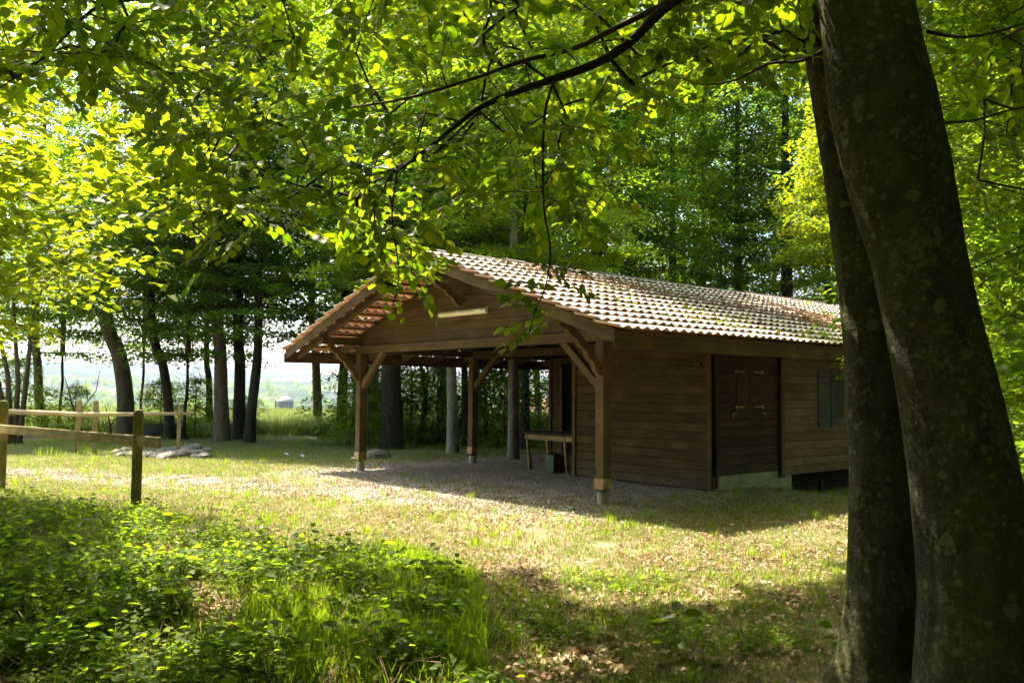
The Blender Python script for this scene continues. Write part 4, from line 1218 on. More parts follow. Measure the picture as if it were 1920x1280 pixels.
# trees seen through and beside the carport
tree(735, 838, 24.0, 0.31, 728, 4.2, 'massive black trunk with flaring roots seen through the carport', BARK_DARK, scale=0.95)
tree(848, 850, 22.4, 0.155, 843, 3.6, 'pale grey spotted trunk seen through the carport, left of the middle post', BARK_PALE, scale=0.9)
tree(962, 862, 20.6, 0.135, 962, 3.6, 'pale grey trunk with flared foot beyond the bench', BARK_PALE, scale=0.88)
tree(786, 832, 27, 0.075, 776, 3.2, 'thin leaning sapling between the black and the pale grey trunk', BARK, scale=0.55, bend=0.2)
tree(873, 842, 25, 0.11, 868, 3.4, 'thin dark trunk close to the middle carport post', BARK_DARK, scale=0.8)
tree(912, 845, 26, 0.06, 905, 3.0, 'spindly dark sapling between middle post and far pale trunk', BARK_DARK, scale=0.5)
tree(985, 850, 24, 0.13, 984, 3.4, 'dark trunk just right of the far pale trunk', BARK_DARK, scale=0.8)
tree(828, 838, 29, 0.05, 824, 3.0, 'very thin dark sapling left of the pale spotted trunk', BARK_DARK, scale=0.5)
# the wood behind the roof: trunks that show above the ridge
wood_rows = [(596, 36, .20, 'trunk half hidden by leaves left of the gable'), (640, 30, .18, 'shaded trunk close above the left eave'), (700, 38, .22, 'dim trunk deep in the wood behind the gable'), (830, 33, .24, 'brown trunk rising behind the ridge end'), (965, 35, .20, 'trunk rising behind the front half of the ridge'),
             (1108, 30, .26, 'dark twin trunk behind the roof, left of the pair'), (1128, 31, .22, 'lighter twin trunk behind the roof, right of the pair'), (1275, 34, .20, 'bent trunk with low forks over the middle of the roof'), (1395, 33, .22, 'straight dark trunk above the mossy tiles'), (1487, 31, .27, 'thick dark trunk above the far end of the ridge'),
             (1565, 35, .18, 'slim trunk showing just left of the large beeches'), (1330, 42, .2, 'far dim trunk in the gap above the ridge'), (1200, 40, .2, 'far dim trunk behind the twin trunks'), (900, 42, .2, 'far dim trunk above the lamp gable'), (1450, 46, .2, 'distant trunk beyond the thick dark one'), (1180, 52, .2, 'farthest trunk, faint behind the twin trunks'), (1310, 54, .2, 'farthest trunk, faint behind the forked one'), (1010, 50, .2, 'farthest trunk, faint behind the front half of the ridge')]
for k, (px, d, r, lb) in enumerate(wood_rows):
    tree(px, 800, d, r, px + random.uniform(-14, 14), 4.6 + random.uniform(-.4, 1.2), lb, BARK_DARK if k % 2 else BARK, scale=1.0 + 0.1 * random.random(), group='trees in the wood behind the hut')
for k, (px, d) in enumerate(((1660, 27), (1760, 31), (1880, 26), (1960, 34), (1830, 40), (1640, 44))):
    tree(px, 800, d, 0.2, px + random.uniform(-14, 14), 4.0, ['tree behind the gap of the two big beeches', 'tree just right of the leaning beech, mid wood', 'tree near the right border, mid wood', 'tree past the right border of the wood', 'far tree right of the leaning beech', 'far tree hidden behind the beech trunks'][k], BARK_DARK, scale=1.05, group='trees in the wood right of the hut')
# low trees close on the right
tree(2060, 900, 9.5, 0.07, 2050, 1.6, 'young beech with wide leafy tiers right of the leaning trunk', BARK, MV[1], 1.0, group='young beeches', kind='young_beech')
tree(1990, 900, 13, 0.08, 1960, 1.6, 'young beech in the shade at the right border', BARK, MV[0], 1.1, group='young beeches', kind='young_beech')
tree(1960, 900, 18, 0.08, 1960, 1.8, 'young beech farther off at the right border', BARK, MV[1], 1.1, group='young beeches', kind='young_beech')
tree(1600, 800, 25, 0.08, 1590, 5.6, 'bright young beech behind the far roof end', BARK, MS, 1.0, group='young beeches', kind='young_beech')
# sunlit tree reaching in from the left
sx_ = -6.9
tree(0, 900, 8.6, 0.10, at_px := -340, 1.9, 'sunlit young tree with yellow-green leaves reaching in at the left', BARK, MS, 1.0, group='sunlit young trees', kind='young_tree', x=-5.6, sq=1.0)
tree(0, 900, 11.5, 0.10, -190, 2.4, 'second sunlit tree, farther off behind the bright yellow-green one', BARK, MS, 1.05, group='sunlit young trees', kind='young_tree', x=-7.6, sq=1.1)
# bushes
bush_spots = [(668, 26, 1.0, 'rounded bush left of the carport post at the field edge'), (690, 24.5, .8, 'dense bush just left of the carport post'), (700, 27, 1.1, 'dark bush behind the boulder'), (770, 28, 1.0, 'leafy bush right of the massive black trunk'), (820, 27, 1.0, 'bush behind the pale spotted trunk'), (900, 27, 1.1, 'bush right of the middle carport post'), (945, 25, .9, 'bush left of the far pale trunk'),
              (1010, 26, 1.1, 'bush seen above the bench'), (800, 35, 1.2, 'tall bush deep between the black and the pale trunk'), (980, 34, 1.4, 'tall bush deep behind the bench'), (365, 29, .8, 'low bush between the slender tree and the close group'), (300, 31, .8, 'low bush behind the root mound'), (140, 30, .7, 'low bush behind the thin stakes'),
              (30, 29, .9, 'low bush behind the shrub at the left border'), (455, 31, .6, 'low bush right of the close group of three'), (1640, 22, 1.1, 'bush past the end of the hut'), (1800, 20, 1.2, 'bush right of the hut end'), (1900, 17, 1.1, 'bush at the right border behind the beech')]
for k, (px, d, s, lb) in enumerate(bush_spots):
    x = at(px, 820, d).x; v = BV[k % 3]
    t = thing('bush', (x, d, gz(x, d)), lb, 'bush', 'bushes under the trees')
    rz = random.random() * 6.28
    for nm, me in (('foliage', v[0]), ('stems', v[1])):
        o = link(nm, me, t); o.rotation_euler.z = rz; o.scale = (s, s, s * random.uniform(.85, 1.2))
# root mound behind the leaning tree
o = link('root_mound', stone_mesh('root_mound', 61, 3, 0.6, BARK_DARK, 0.3)); o.location = (at(298, 810, 27.5).x, 27.5, 0.1); o.scale = (1.7, 1.1, 1.4)
o['label'] = 'dark rotten stump mound at the foot of the slender leaning tree'; o['category'] = 'stump'
# dead branches sticking up by the field
for k, (px, d, lb) in enumerate(((150, 24.5, 'bare forked dead branch standing right of the thin stakes'), (212, 27, 'short bare dead stick leaning by the stout trunk'))):
    x = at(px, 800, d).x; mb = MB(); s = 1.9 if k == 0 else 1.1
    mb.tube([(0, 0, -0.1), (-0.1 * s, 0, 0.5 * s), (-0.25 * s, 0, s)], [0.035, 0.025, 0.008], 6); mb.tube([(-0.08 * s, 0, 0.4 * s), (0.22 * s, 0, 0.8 * s), (0.25 * s, 0.05, 1.1 * s)], [0.02, 0.014, 0.006], 6)
    mb.tube([(-0.15 * s, 0, 0.65 * s), (-0.45 * s, 0, 0.85 * s)], [0.014, 0.005], 5); mb.tube([(0.1 * s, 0, 0.65 * s), (0.05 * s, 0, 0.95 * s)], [0.012, 0.004], 5)
    o = link('dead_branch', mb.mesh('dead_branch', TWIG, True)); o.location = (x, d, gz(x, d)); o['label'] = lb; o['category'] = 'branch'
# hedgerow trees on the far slopes and an added screen of wood outside the view that blocks sky light
n = 420; X = rng.uniform(-1100, 400, n); Y = rng.uniform(600, 2000, n); Y = np.round(Y / 130) * 130 + rng.normal(0, 14, n); Z = np.array([hill_z(a, b) for a, b in zip(X, Y)])
scatter('far_hedgerow_trees', np.stack([X, Y, Z - 2], 1), np.stack([np.zeros(n), np.zeros(n), rng.random(n) * 6], 1), rng.uniform(.7, 1.5, n), [BV[0][0], BV[1][0]], 'hazy tree clumps dotted over the far fields')
for md in ():
    pass
o = bpy.data.objects['far_hedgerow_trees']; 
a_ = o.data.attributes['scl']; a_.data.foreach_set('value', rng.uniform(4.0, 9.0, n).astype(np.float32))
pts = []
for a_ in np.arange(0, 360, 13):
    for rr_ in (15, 23):
        x = math.cos(R(a_ + rr_)) * rr_; y = math.sin(R(a_ + rr_)) * rr_ * 0.95 + 4
        if y > 4 and abs(x) < (y + 6) * 0.75 + 2: continue
        if -22 < x < 0 and y > 14: continue
        pts.append((x, y, 2.5 + random.random()))
pts = np.array(pts)
keep_ = ~(((pts[:, 0] < 0) & (pts[:, 1] > 6)))
pts = pts[keep_]
low = [(math.cos(R(q_)) * rr_, math.sin(R(q_)) * rr_ + 2, -1.0) for q_ in list(range(-200, 35, 11)) for rr_ in (8.5, 12)]
low = np.array([p for p in low if not (p[1] > 2.5 and p[0] < p[1] * 0.62 + 1.5)])
pts = np.concatenate([pts, low])
scatter('added_shade_wood', pts, np.stack([np.zeros(len(pts)), np.zeros(len(pts)), rng.random(len(pts)) * 6], 1), rng.uniform(.95, 1.15, len(pts)), [v[0] for v in CV], 'unseen wood added round the clearing to block sky light')

# ================================================================= the two big beeches
def big_trunk(spec, n, mat, seed, ext):
    """spec: (left px, right px, py, depth) rows from the top of the photo to its foot"""
    P = []; r = []
    for l, rgt, py, d in spec:
        c_ = at((l + rgt) / 2, py, d); P.append(c_); r.append((rgt - l) / 2 / FPX * d)
    # carry on above the frame
    d_ = (P[0] - P[1]).normalized()
    top = [(P[0] + d_ * k * 1.1 + Vector((0, 0.03 * k * k, 0)), r[0] * (1 - 0.085 * k)) for k in range(ext, 0, -1)]
    P = [a for a, b in top] + P; r = [b for a, b in top] + r
    P = P[::-1]; r = r[::-1]
    return P, r
spec1 = [(1535, 1705, 0, 3.95), (1553, 1745, 180, 3.92), (1590, 1775, 330, 3.9), (1635, 1800, 480, 3.88), (1668, 1838, 640, 3.86), (1698, 1876, 800, 3.84), (1720, 1912, 960, 3.82), (1732, 1940, 1120, 3.80), (1722, 1962, 1280, 3.78), (1690, 2010, 1400, 3.78)]
spec2 = [(1520, 1610, 150, 4.75), (1548, 1640, 320, 4.7), (1566, 1662, 460, 4.66), (1585, 1686, 620, 4.62), (1595, 1708, 800, 4.58), (1597, 1722, 960, 4.54), (1593, 1730, 1120, 4.5), (1578, 1735, 1240, 4.5), (1545, 1750, 1330, 4.5)]
P1, r1 = big_trunk(spec1, 0, None, 1, 6)
P2, r2 = big_trunk(spec2, 0, None, 2, 6)
def beech(P, r, label, seed):
    base = Vector((P[0].x, P[0].y, gz(P[0].x, P[0].y)))
    t = thing('beech_tree', base, label, 'tree', 'big beech trunks in the foreground')
    ext_ = [Vector((P[0].x, P[0].y, base.z - 0.25))] if P[0].z > base.z - 0.2 else []
    PP = ext_ + list(P); rr = ([r[0] * 1.12] if ext_ else []) + list(r)
    link('trunk', trunk_mesh([p - base for p in PP], rr, 72, BARK_BIG, 0.05, 0.16, seed, fine=18, ridges=0.035), t)
    return t, base
BT, BB = beech(P1, r1, 'thick mossy leaning beech trunk in front at the right, lichen spotted', 3)
BT2, BB2 = beech(P2, r2, 'slimmer mossy beech trunk just behind and left of the thick leaning one', 8)

# ---- limbs, twigs and leaves of the front beech that hang into the view
limb_specs = {
    'main': ([(1545, -330, 3.95), (1480, -180, 4.0), (1380, -70, 4.15), (1268, -2, 4.3), (1225, 35, 4.35), (1180, 80, 4.42), (1120, 118, 4.5), (1040, 148, 4.6), (960, 175, 4.75), (895, 205, 4.88), (850, 240, 5.0), (800, 280, 5.1), (745, 320, 5.2), (690, 345, 5.35), (620, 375, 5.5)],
             [0.060, 0.050, 0.040, 0.031, 0.028, 0.026, 0.023, 0.021, 0.018, 0.015, 0.013, 0.011, 0.009, 0.006, 0.004]),
    'upper': ([(1268, -2, 4.3), (1150, 55, 4.5), (1080, 90, 4.65), (980, 115, 4.9), (880, 150, 5.1), (760, 185, 5.4), (640, 205, 5.7), (520, 230, 5.9), (430, 290, 6.1)],
              [0.018, 0.015, 0.013, 0.012, 0.010, 0.009, 0.007, 0.005, 0.003]),
    'top': ([(1480, -180, 4.0), (1100, -160, 4.4), (700, -130, 4.8), (420, -60, 5.0), (300, -10, 5.1), (190, 10, 5.1), (130, 60, 5.15), (80, 110, 5.2), (0, 165, 5.3)],
            [0.035, 0.030, 0.024, 0.018, 0.014, 0.011, 0.009, 0.007, 0.004]),
    'hang': ([(1040, 148, 4.6), (1022, 210, 4.6), (1018, 300, 4.62), (1020, 390, 4.64), (1032, 470, 4.66), (1022, 540, 4.68), (1005, 580, 4.7), (990, 632, 4.7)], [0.009, 0.008, 0.007, 0.006, 0.005, 0.004, 0.003, 0.002]),
    'hang2': ([(745, 320, 5.2), (735, 400, 5.2), (742, 460, 5.2), (748, 520, 5.2), (738, 570, 5.2)], [0.007, 0.006, 0.005, 0.004, 0.002]),
    'low': ([(620, 375, 5.5), (560, 395, 5.55), (480, 425, 5.6), (410, 465, 5.7)], [0.004, 0.004, 0.003, 0.002]),
    'right': ([(1545, 95, 4.1), (1500, 115, 4.2), (1440, 120, 4.3), (1380, 150, 4.4), (1320, 160, 4.5)], [0.010, 0.008, 0.007, 0.005, 0.003]),
    'far': ([(1740, 60, 4.2), (1800, 70, 4.6), (1870, 60, 5.0), (1960, 30, 5.4)], [0.010, 0.008, 0.007, 0.005]),
    'far2': ([(1770, 230, 4.2), (1830, 225, 4.6), (1900, 205, 5.0), (1990, 190, 5.3)], [0.008, 0.007, 0.006, 0.005]),
}
nodes = []; par = []
for nm, (pp, rr) in limb_specs.items():
    W3 = [at(*p) for p in pp]
    me = trunk_mesh([p - BB for p in W3], rr, 10, TWIG if nm != 'main' else BARK_DARK, 0.10, 0, 4, fine=4)
    o = link('limb' if nm in ('main', 'upper', 'top') else 'twig', me, BT)
    k0 = len(nodes)
    for i in range(len(W3) - 1):
        for f in (0, 0.34, 0.67):
            nodes.append(np.array(W3[i].lerp(W3[i + 1], f))); par.append(len(nodes) - 2 if (i or f) else -1)
    nodes.append(np.array(W3[-1])); par.append(len(nodes) - 2)
# where sprays hang: lower edge of the foliage by column of the photograph
lowx = [-100, 60, 150, 300, 330, 350, 420, 520, 620, 650, 700, 760, 820, 860, 950, 1010, 1060, 1110, 1140, 1180, 1250, 1330, 1420, 1540, 1560]
lowy = [130, 150, 165, 190, 300, 400, 430, 390, 390, 410, 470, 490, 440, 370, 370, 400, 410, 410, 380, 260, 170, 140, 130, 110, 90]
S = []
r_ = random.Random(5)
while len(S) < 1000:
    px = r_.uniform(-80, 1560); ly = float(np.interp(px, lowx, lowy))
    py = ly - (ly + 160) * (r_.random() ** 1.25)
    d = r_.uniform(4.4, 7.0) if py > 0 else r_.uniform(3.6, 6)
    p = at(px, py, d); S.append((p.x, p.y, p.z))
for px, py, d in ((1000, 575, 4.7), (985, 600, 4.7), (975, 560, 4.7), (1035, 500, 4.66), (1055, 520, 4.66), (1010, 530, 4.68), (745, 520, 5.2), (735, 560, 5.2), (765, 500, 5.2), (780, 520, 5.25), (720, 530, 5.2), (700, 490, 5.2),
                  (1075, 490, 4.6), (1100, 470, 4.6), (960, 555, 4.7), (992, 618, 4.7), (450, 450, 5.6), (510, 425, 5.6), (580, 430, 5.55), (600, 440, 5.5), (395, 480, 5.7), (360, 420, 5.7), (820, 500, 5.0), (800, 515, 5.1)):
    p = at(px, py, d); S.append((p.x, p.y, p.z))
while len(S) < 1120:
    px = r_.uniform(1730, 1980); py = r_.uniform(-200, 560) ; d = r_.uniform(5.0, 8.5)
    if py > 330 and r_.random() < 0.6: continue
    p = at(px, py, d); S.append((p.x, p.y, p.z))
S = np.array(S)
nn, pp_ = grow(nodes, par, S)
tvv, tff = edge_tubes(nn, pp_, len(nodes), 0.0014, 0.010, 5, 0.55)
link('twigs', mesh_np('twigs', tvv - np.array(BB), tff, TWIG, smooth_=True), BT, kind='stuff')
# each spray: a short zigzag twig with two ranks of leaves
LP = []; LD = []; LN = []; LS = []; TP = []
base_nodes = np.array(nodes)
for i in range(len(S)):
    tip = S[i]; j = pp_[np.where((nn == tip).all(axis=1))[0][0]]
    dr = tip - nn[j]; L0 = np.linalg.norm(dr); dr = dr / (L0 + 1e-9)
    dr = dr + rng.normal(0, 0.35, 3); dr[2] = dr[2] * 0.5 - 0.16; dr /= np.linalg.norm(dr)
    up = np.array([0, 0, 1.0]) + rng.normal(0, 0.28, 3); up -= dr * (up @ dr); up /= np.linalg.norm(up); sd = np.cross(up, dr)
    nl = int(rng.integers(10, 17)); Lt = 0.027 * nl; p0 = tip - dr * Lt * 0.35; prev = p0
    for k in range(nl):
        t = k / (nl - 1); s = 1 if k % 2 else -1
        pos = p0 + dr * Lt * t + np.array([0, 0, -0.10 * Lt * t * t]) + sd * s * 0.004
        TP.append((prev, pos)); prev = pos
        spread = (1.05 - 0.75 * t) + rng.normal(0, 0.15)
        d_ = dr * math.cos(spread) + sd * s * math.sin(spread) + np.array([0, 0, -0.28 + rng.normal(0, 0.2)])
        LP.append(pos + d_ * 0.010); LD.append(d_); LN.append(up + rng.normal(0, 0.38, 3)); LS.append(rng.uniform(0.052, 0.088) * (1.0 if 0.1 < t < 0.95 else 0.8))
LP = np.array(LP); LD = np.array(LD); LN = np.array(LN); LS = np.array(LS)
cull = sunlit_wanted(LP)
# only the fringe that would darken the sunny ground is thinned
px_ = 960 + FPX * LP[:, 0] / LP[:, 1]; py_ = 733 - FPX * (LP[:, 2] - CAMH) / LP[:, 1]
front = np.zeros(len(LP), bool)
for nm, wd in (('main', 26), ('upper', 14)):
    q = np.array(limb_specs[nm][0], float)
    for i in range(len(q) - 1):
        e = q[i + 1] - q[i]; t = np.clip(((px_ - q[i][0]) * e[0] + (py_ - q[i][1]) * e[1]) / (e[0] ** 2 + e[1] ** 2), 0, 1)
        front |= (np.hypot(px_ - q[i][0] - t * e[0], py_ - q[i][1] - t * e[1]) < wd) & (LP[:, 1] < q[i][2] + t * e[2] + 0.05) & (px_ > 740)
keep = ~(cull & (rng.random(len(LP)) < 0.5)) & ~(blocks_spot(LP) & (rng.random(len(LP)) < 0.93)) & ~(front & (rng.random(len(LP)) < 0.85)) & ~((px_ > 822) & (px_ < 945) & (py_ > 500)) & ~((px_ > 1105) & (py_ > 500) & (px_ < 1600))
LP, LD, LN, LS = LP[keep], LD[keep], LN[keep], LS[keep]
TPa = np.array([a for a, b in TP]); TPb = np.array([b for a, b in TP])
ncat = np.concatenate([TPa, TPb]); pcat = np.concatenate([np.full(len(TPa), -1), np.arange(len(TPa))])
v_, f_ = edge_tubes(ncat, pcat, len(TPa), 0.0016, 0.0016, 3)
link('fine_twigs', mesh_np('fine_twigs', v_ - np.array(BB), f_, TWIG), BT, kind='stuff')
# the nearest / lowest 300 leaves are parts of their own
fwd = LP[:, 1]; sxp = 960 + FPX * LP[:, 0] / LP[:, 1]; syp = 733 - FPX * (LP[:, 2] - CAMH) / LP[:, 1]
inview = (sxp > 20) & (sxp < 1900) & (syp > 10)
score = LS / fwd * np.where(inview, 1, 0) * np.where((syp > 420), 3, 1)
order = np.argsort(-score); solo = order[:300]; mass = order[300:]
Ms = leaf_mats(LD, LN)
lmes = []
for k in range(6):
    me = mesh_np('leaf', LF_V * np.array([1, rng.uniform(.9, 1.15), rng.uniform(.6, 1.8)]), LF_F, LEAF_NEAR, attrs={'rnd': np.full(len(LF_V), (k + 0.5) / 6)}, smooth_=True); lmes.append(me)
for q in solo:
    o = link('leaf', lmes[int(rng.integers(6))], BT)
    s = LS[q]; M = Ms[q]; p = LP[q] - np.array(BB)
    o.matrix_local = Matrix(((M[0, 0] * s, M[0, 1] * s, M[0, 2] * s, p[0]), (M[1, 0] * s, M[1, 1] * s, M[1, 2] * s, p[1]), (M[2, 0] * s, M[2, 1] * s, M[2, 2] * s, p[2]), (0, 0, 0, 1)))
V, F = stamp(LF_V, LF_F, LP[mass] - np.array(BB), Ms[mass], LS[mass])
link('foliage', mesh_np('foliage', V, F, LEAF_NEAR, attrs={'rnd': np.repeat(rng.random(len(mass)), len(LF_V))}, smooth_=True), BT, kind='stuff')
# unseen crown leaves added above the frame to shade the foreground
def canopy(nc, box, nl, lsize, seed, extra=None):
    g = np.random.default_rng(seed)
    c_ = np.stack([g.uniform(box[0], box[1], nc), g.uniform(box[2], box[3], nc), g.uniform(box[4], box[5], nc)], 1)
    if extra is not None: c_ = c_[extra(c_)]
    nc = len(c_)
    cc_ = np.repeat(c_, nl, axis=0); m = len(cc_)
    an = g.random(m) * 6.283; q = np.sqrt(g.random(m)) * 0.6
    pos = cc_ + np.stack([np.cos(an) * q, np.sin(an) * q, -0.2 * q * q + g.normal(0, 0.06, m)], 1)
    pos = pos[~sunlit_wanted(pos)]; m = len(pos)
    la = g.random(m) * 6.283
    d_ = np.stack([np.cos(la), np.sin(la), g.normal(-0.2, 0.25, m)], 1); nr = np.stack([g.normal(0, .35, m), g.normal(0, .35, m), np.ones(m)], 1)
    return pos, d_, nr, lsize * (0.7 + 0.6 * g.random(m))
def high_layer(c_):
    d = np.maximum(c_[:, 1], 0.1); sx = 960 + FPX * c_[:, 0] / d; sy = 733 - FPX * (c_[:, 2] - CAMH) / d
    lim = np.interp(sx, [-200, 300, 420, 700, 1150, 1300, 1560, 1750, 1900], [120, 200, 230, 200, 170, 100, 60, 420, 420])
    return (sy < lim) & (sy > -600)
def above_frame(c_):
    # keep out of the picture: higher than the top edge of the view
    return (c_[:, 2] - CAMH) > np.maximum(c_[:, 1], 0.1) * 0.56
pos, d_, nr, sz = canopy(760, (-7, 7, -3, 10, 4.0, 11.5), 46, 0.13, 11, above_frame)
V, F = stamp(LF_QUAD_V, LF_QUAD_F, pos - np.array(BB2), leaf_mats(d_, nr), sz)
link('foliage', mesh_np('foliage', V, F, LEAF_FAR, attrs={'rnd': np.repeat(rng.random(len(pos)), 4)}), BT2, kind='stuff')

pos, d_, nr, sz = canopy(1300, (-6, 6.5, 6.5, 12, 2.8, 8.0), 50, 0.080, 12, high_layer)
V, F = stamp(LF_MID_V, LF_MID_F, pos - np.array(BB2), leaf_mats(d_, nr), sz)
link('lower_foliage', mesh_np('lower_foliage', V, F, LEAF_NEAR, attrs={'rnd': np.repeat(rng.random(len(pos)), 7)}), BT2, kind='stuff')
def left_layer(c_):
    d = np.maximum(c_[:, 1], 0.1); sx = 960 + FPX * c_[:, 0] / d; sy = 733 - FPX * (c_[:, 2] - CAMH) / d
    lim = np.interp(sx, [-300, 0, 150, 240, 320, 340], [560, 560, 545, 500, 470, 100])
    return (sy < lim) & (sy > 60) & (sx < 340)
YT = [o for o in bpy.data.objects if o.name.startswith('young_tree')][0]
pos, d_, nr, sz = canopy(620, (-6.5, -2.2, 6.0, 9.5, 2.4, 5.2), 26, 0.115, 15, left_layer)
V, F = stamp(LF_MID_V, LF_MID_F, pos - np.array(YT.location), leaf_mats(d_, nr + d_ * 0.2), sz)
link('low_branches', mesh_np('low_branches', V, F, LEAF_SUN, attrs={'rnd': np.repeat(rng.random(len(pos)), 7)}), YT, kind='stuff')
pos, d_, nr, sz = canopy(900, (2.5, 10, 1, 15, 4.0, 12), 50, 0.15, 16, above_frame)  # unseen leaves added overhead to darken the right side
V, F = stamp(LF_QUAD_V, LF_QUAD_F, pos - np.array(BB), leaf_mats(d_, nr), sz)
link('shade_foliage', mesh_np('shade_foliage', V, F, LEAF_FAR, attrs={'rnd': np.repeat(rng.random(len(pos)), 4)}), BT, kind='stuff')
pos, d_, nr, sz = canopy(2100, (-13, 14, -6, 18, 7.5, 15), 44, 0.17, 13, above_frame)  # leaves added out of view to dim sky light over the clearing
V, F = stamp(LF_QUAD_V, LF_QUAD_F, pos, leaf_mats(d_, nr), sz)
link('shade_canopy', mesh_np('shade_canopy', V, F, LEAF_FAR, attrs={'rnd': np.repeat(rng.random(len(pos)), 4)}), None, kind='stuff', label='unseen leaf layer added above the clearing to dim the sky light')

# ================================================================= ground cover
def blades_mesh(name, n, h_, spread, width, mat, seed, bend=0.35):
    g = np.random.default_rng(seed); V = []; F = []; r = []
    for i in range(n):
        a_ = g.random() * 6.283; b_ = np.array([math.cos(a_), math.sin(a_)]) * spread * math.sqrt(g.random())
        dr = g.random() * 6.283; hh = h_ * g.uniform(.55, 1.15); bd = bend * hh * g.uniform(.3, 1.4); w_ = width * g.uniform(.7, 1.2)
        dx, dy = math.cos(dr), math.sin(dr); px, py = -dy * w_ / 2, dx * w_ / 2; k = len(V)
        V += [(b_[0] - px, b_[1] - py, 0), (b_[0] + px, b_[1] + py, 0),
              (b_[0] + dx * bd * .35 + px * .8, b_[1] + dy * bd * .35 + py * .8, hh * .55), (b_[0] + dx * bd * .35 - px * .8, b_[1] + dy * bd * .35 - py * .8, hh * .55), (b_[0] + dx * bd, b_[1] + dy * bd, hh)]
        F += [(k, k + 1, k + 2), (k, k + 2, k + 3), (k + 3, k + 2, k + 4)]; r += [g.random()] * 5
    return mesh_np(name, np.array(V), np.array(F), mat, attrs={'rnd': np.array(r)})
def plant_mesh(name, seed, h_=0.28, tiers=5, lsz=0.06, tri=False, mat=None):
    g = np.random.default_rng(seed); P = []; D = []; N = []; S_ = []
    stemv = []; lean = g.normal(0, 0.10, 2)
    for k in range(tiers):
        z = h_ * (0.25 + 0.75 * (k + 1) / tiers); ph = g.random() * 6.283; nl = 3 if tri else 2
        c_ = np.array([lean[0] * z / h_, lean[1] * z / h_, z])
        for j in range(nl + (2 if k == tiers - 1 else 0)):
            a_ = ph + j * 6.283 / (nl + (2 if k == tiers - 1 else 0)) + g.normal(0, .25)
            out = 0.02 + 0.05 * g.random() * (1.3 - k / tiers)
            d_ = np.array([math.cos(a_), math.sin(a_), g.normal(-0.05, .22)])
            P.append(c_ + d_ * out); D.append(d_); N.append((g.normal(0, .5), g.normal(0, .5), 1)); S_.append(lsz * g.uniform(.65, 1.2))
    P = np.array(P); D = np.array(D); N = np.array(N); S_ = np.array(S_)
    V, F = stamp(LF_MID_V, LF_MID_F, P, leaf_mats(D, N), S_)
    top = np.array([lean[0], lean[1], h_]); sv = []; 
    for c_, r_0 in ((np.zeros(3), .003), (top, .0015)):
        for k in range(3): sv.append(c_ + r_0 * np.array([math.cos(k * 2.1), math.sin(k * 2.1), 0]))
    b_ = len(V); V = np.concatenate([V, np.array(sv)]); SF = np.array([[b_ + 0, b_ + 1, b_ + 4], [b_, b_ + 4, b_ + 3], [b_ + 1, b_ + 2, b_ + 5], [b_ + 1, b_ + 5, b_ + 4], [b_ + 2, b_, b_ + 3], [b_ + 2, b_ + 3, b_ + 5]])
    F = np.concatenate([F, SF])
    rr = np.concatenate([np.repeat(g.random(len(P)), 7), np.full(6, .8)])
    return mesh_np(name, V, F, mat or PLANT, attrs={'rnd': rr})
def rand_rot(n, tilt=0.12):
    return np.stack([rng.normal(0, tilt, n), rng.normal(0, tilt, n), rng.random(n) * 6.283], 1)
def place(n, fn_, xr, yr, near_bias=0.0):
    """rejection sampling with probability fn_(x, y)"""
    X = []; Y = []
    while len(X) < n:
        m = n * 3; u_ = rng.random(m)
        y = yr[0] * (yr[1] / yr[0]) ** u_ if near_bias else rng.uniform(yr[0], yr[1], m)
        x = rng.uniform(xr[0], xr[1], m)
        if near_bias: x = x * y / yr[1]
        k = rng.random(m) < fn_(x, y); X += list(x[k]); Y += list(y[k])
    X = np.array(X[:n]); Y = np.array(Y[:n])
    return X, Y, ground_z(X, Y)
def under_hut(x, y):
    v = (x - P0.x) * VV.x + (y - P0.y) * VV.y; u = (x - P0.x) * UU.x + (y - P0.y) * UU.y
    return (v > 0.3) & (v < 12) & (u > 0.0) & (u < 6.6)
# foreground bed of plants: a region on the left, its edge wavy
PB = [ground_at(*p) for p in ((-200, 935), (120, 955), (300, 975), (480, 1010), (640, 1045), (780, 1085), (840, 1130), (820, 1210), (900, 1290), (1000, 1500), (-600, 1500))]
PBX = np.array([p.x for p in PB]); PBY = np.array([p.y for p in PB])
def bed(x, y):
    wob = (fbm(x, y, 1.6, 2) - 0.5) * 0.9
    return inside(x + wob, y + wob, PBX, PBY)
TG_ = [ground_at(*p) for p in ((480, 1090), (600, 1060), (760, 1040), (880, 1090), (890, 1180), (880, 1300), (470, 1300))]
TGX = np.array([p.x for p in TG_]); TGY = np.array([p.y for p in TG_])
def screen_w(y, m=1.0): return 0.62 * y + m
xr = (-16, 14)
# short grass in the clearing
tuft = [blades_mesh('grass_tuft', 18, 0.036, 0.085, 0.0042, GRASS, 10 + k, 0.8) for k in range(3)] + [blades_mesh('dry_tuft', 18, 0.034, 0.10, 0.0035, STRAW, 20 + k, 0.9) for k in range(2)]
def f_grass(x, y): return np.clip(grass_mask(x, y) * 1.25 * (1 - 0.92 * gravel_mask(x, y)), 0.02, 1) * (~under_hut(x, y)) * (np.abs(x) < screen_w(y, 1.2)) * (~bed(x, y))
X, Y, Z = place(50000, f_grass, xr, (4.0, 27), 1)
ii = np.where(rng.random(len(X)) < 0.68, rng.integers(0, 3, len(X)), rng.integers(3, 5, len(X)))
# Separate Children keeps the collection's alphabetical order: same as the list
scatter('short_grass', np.stack([X, Y, Z], 1), rand_rot(len(X)), rng.uniform(.5, 1.35, len(X)) * (1 + 0.015 * Y), tuft, 'short patchy grass of the clearing', 'grass', idx=ii)
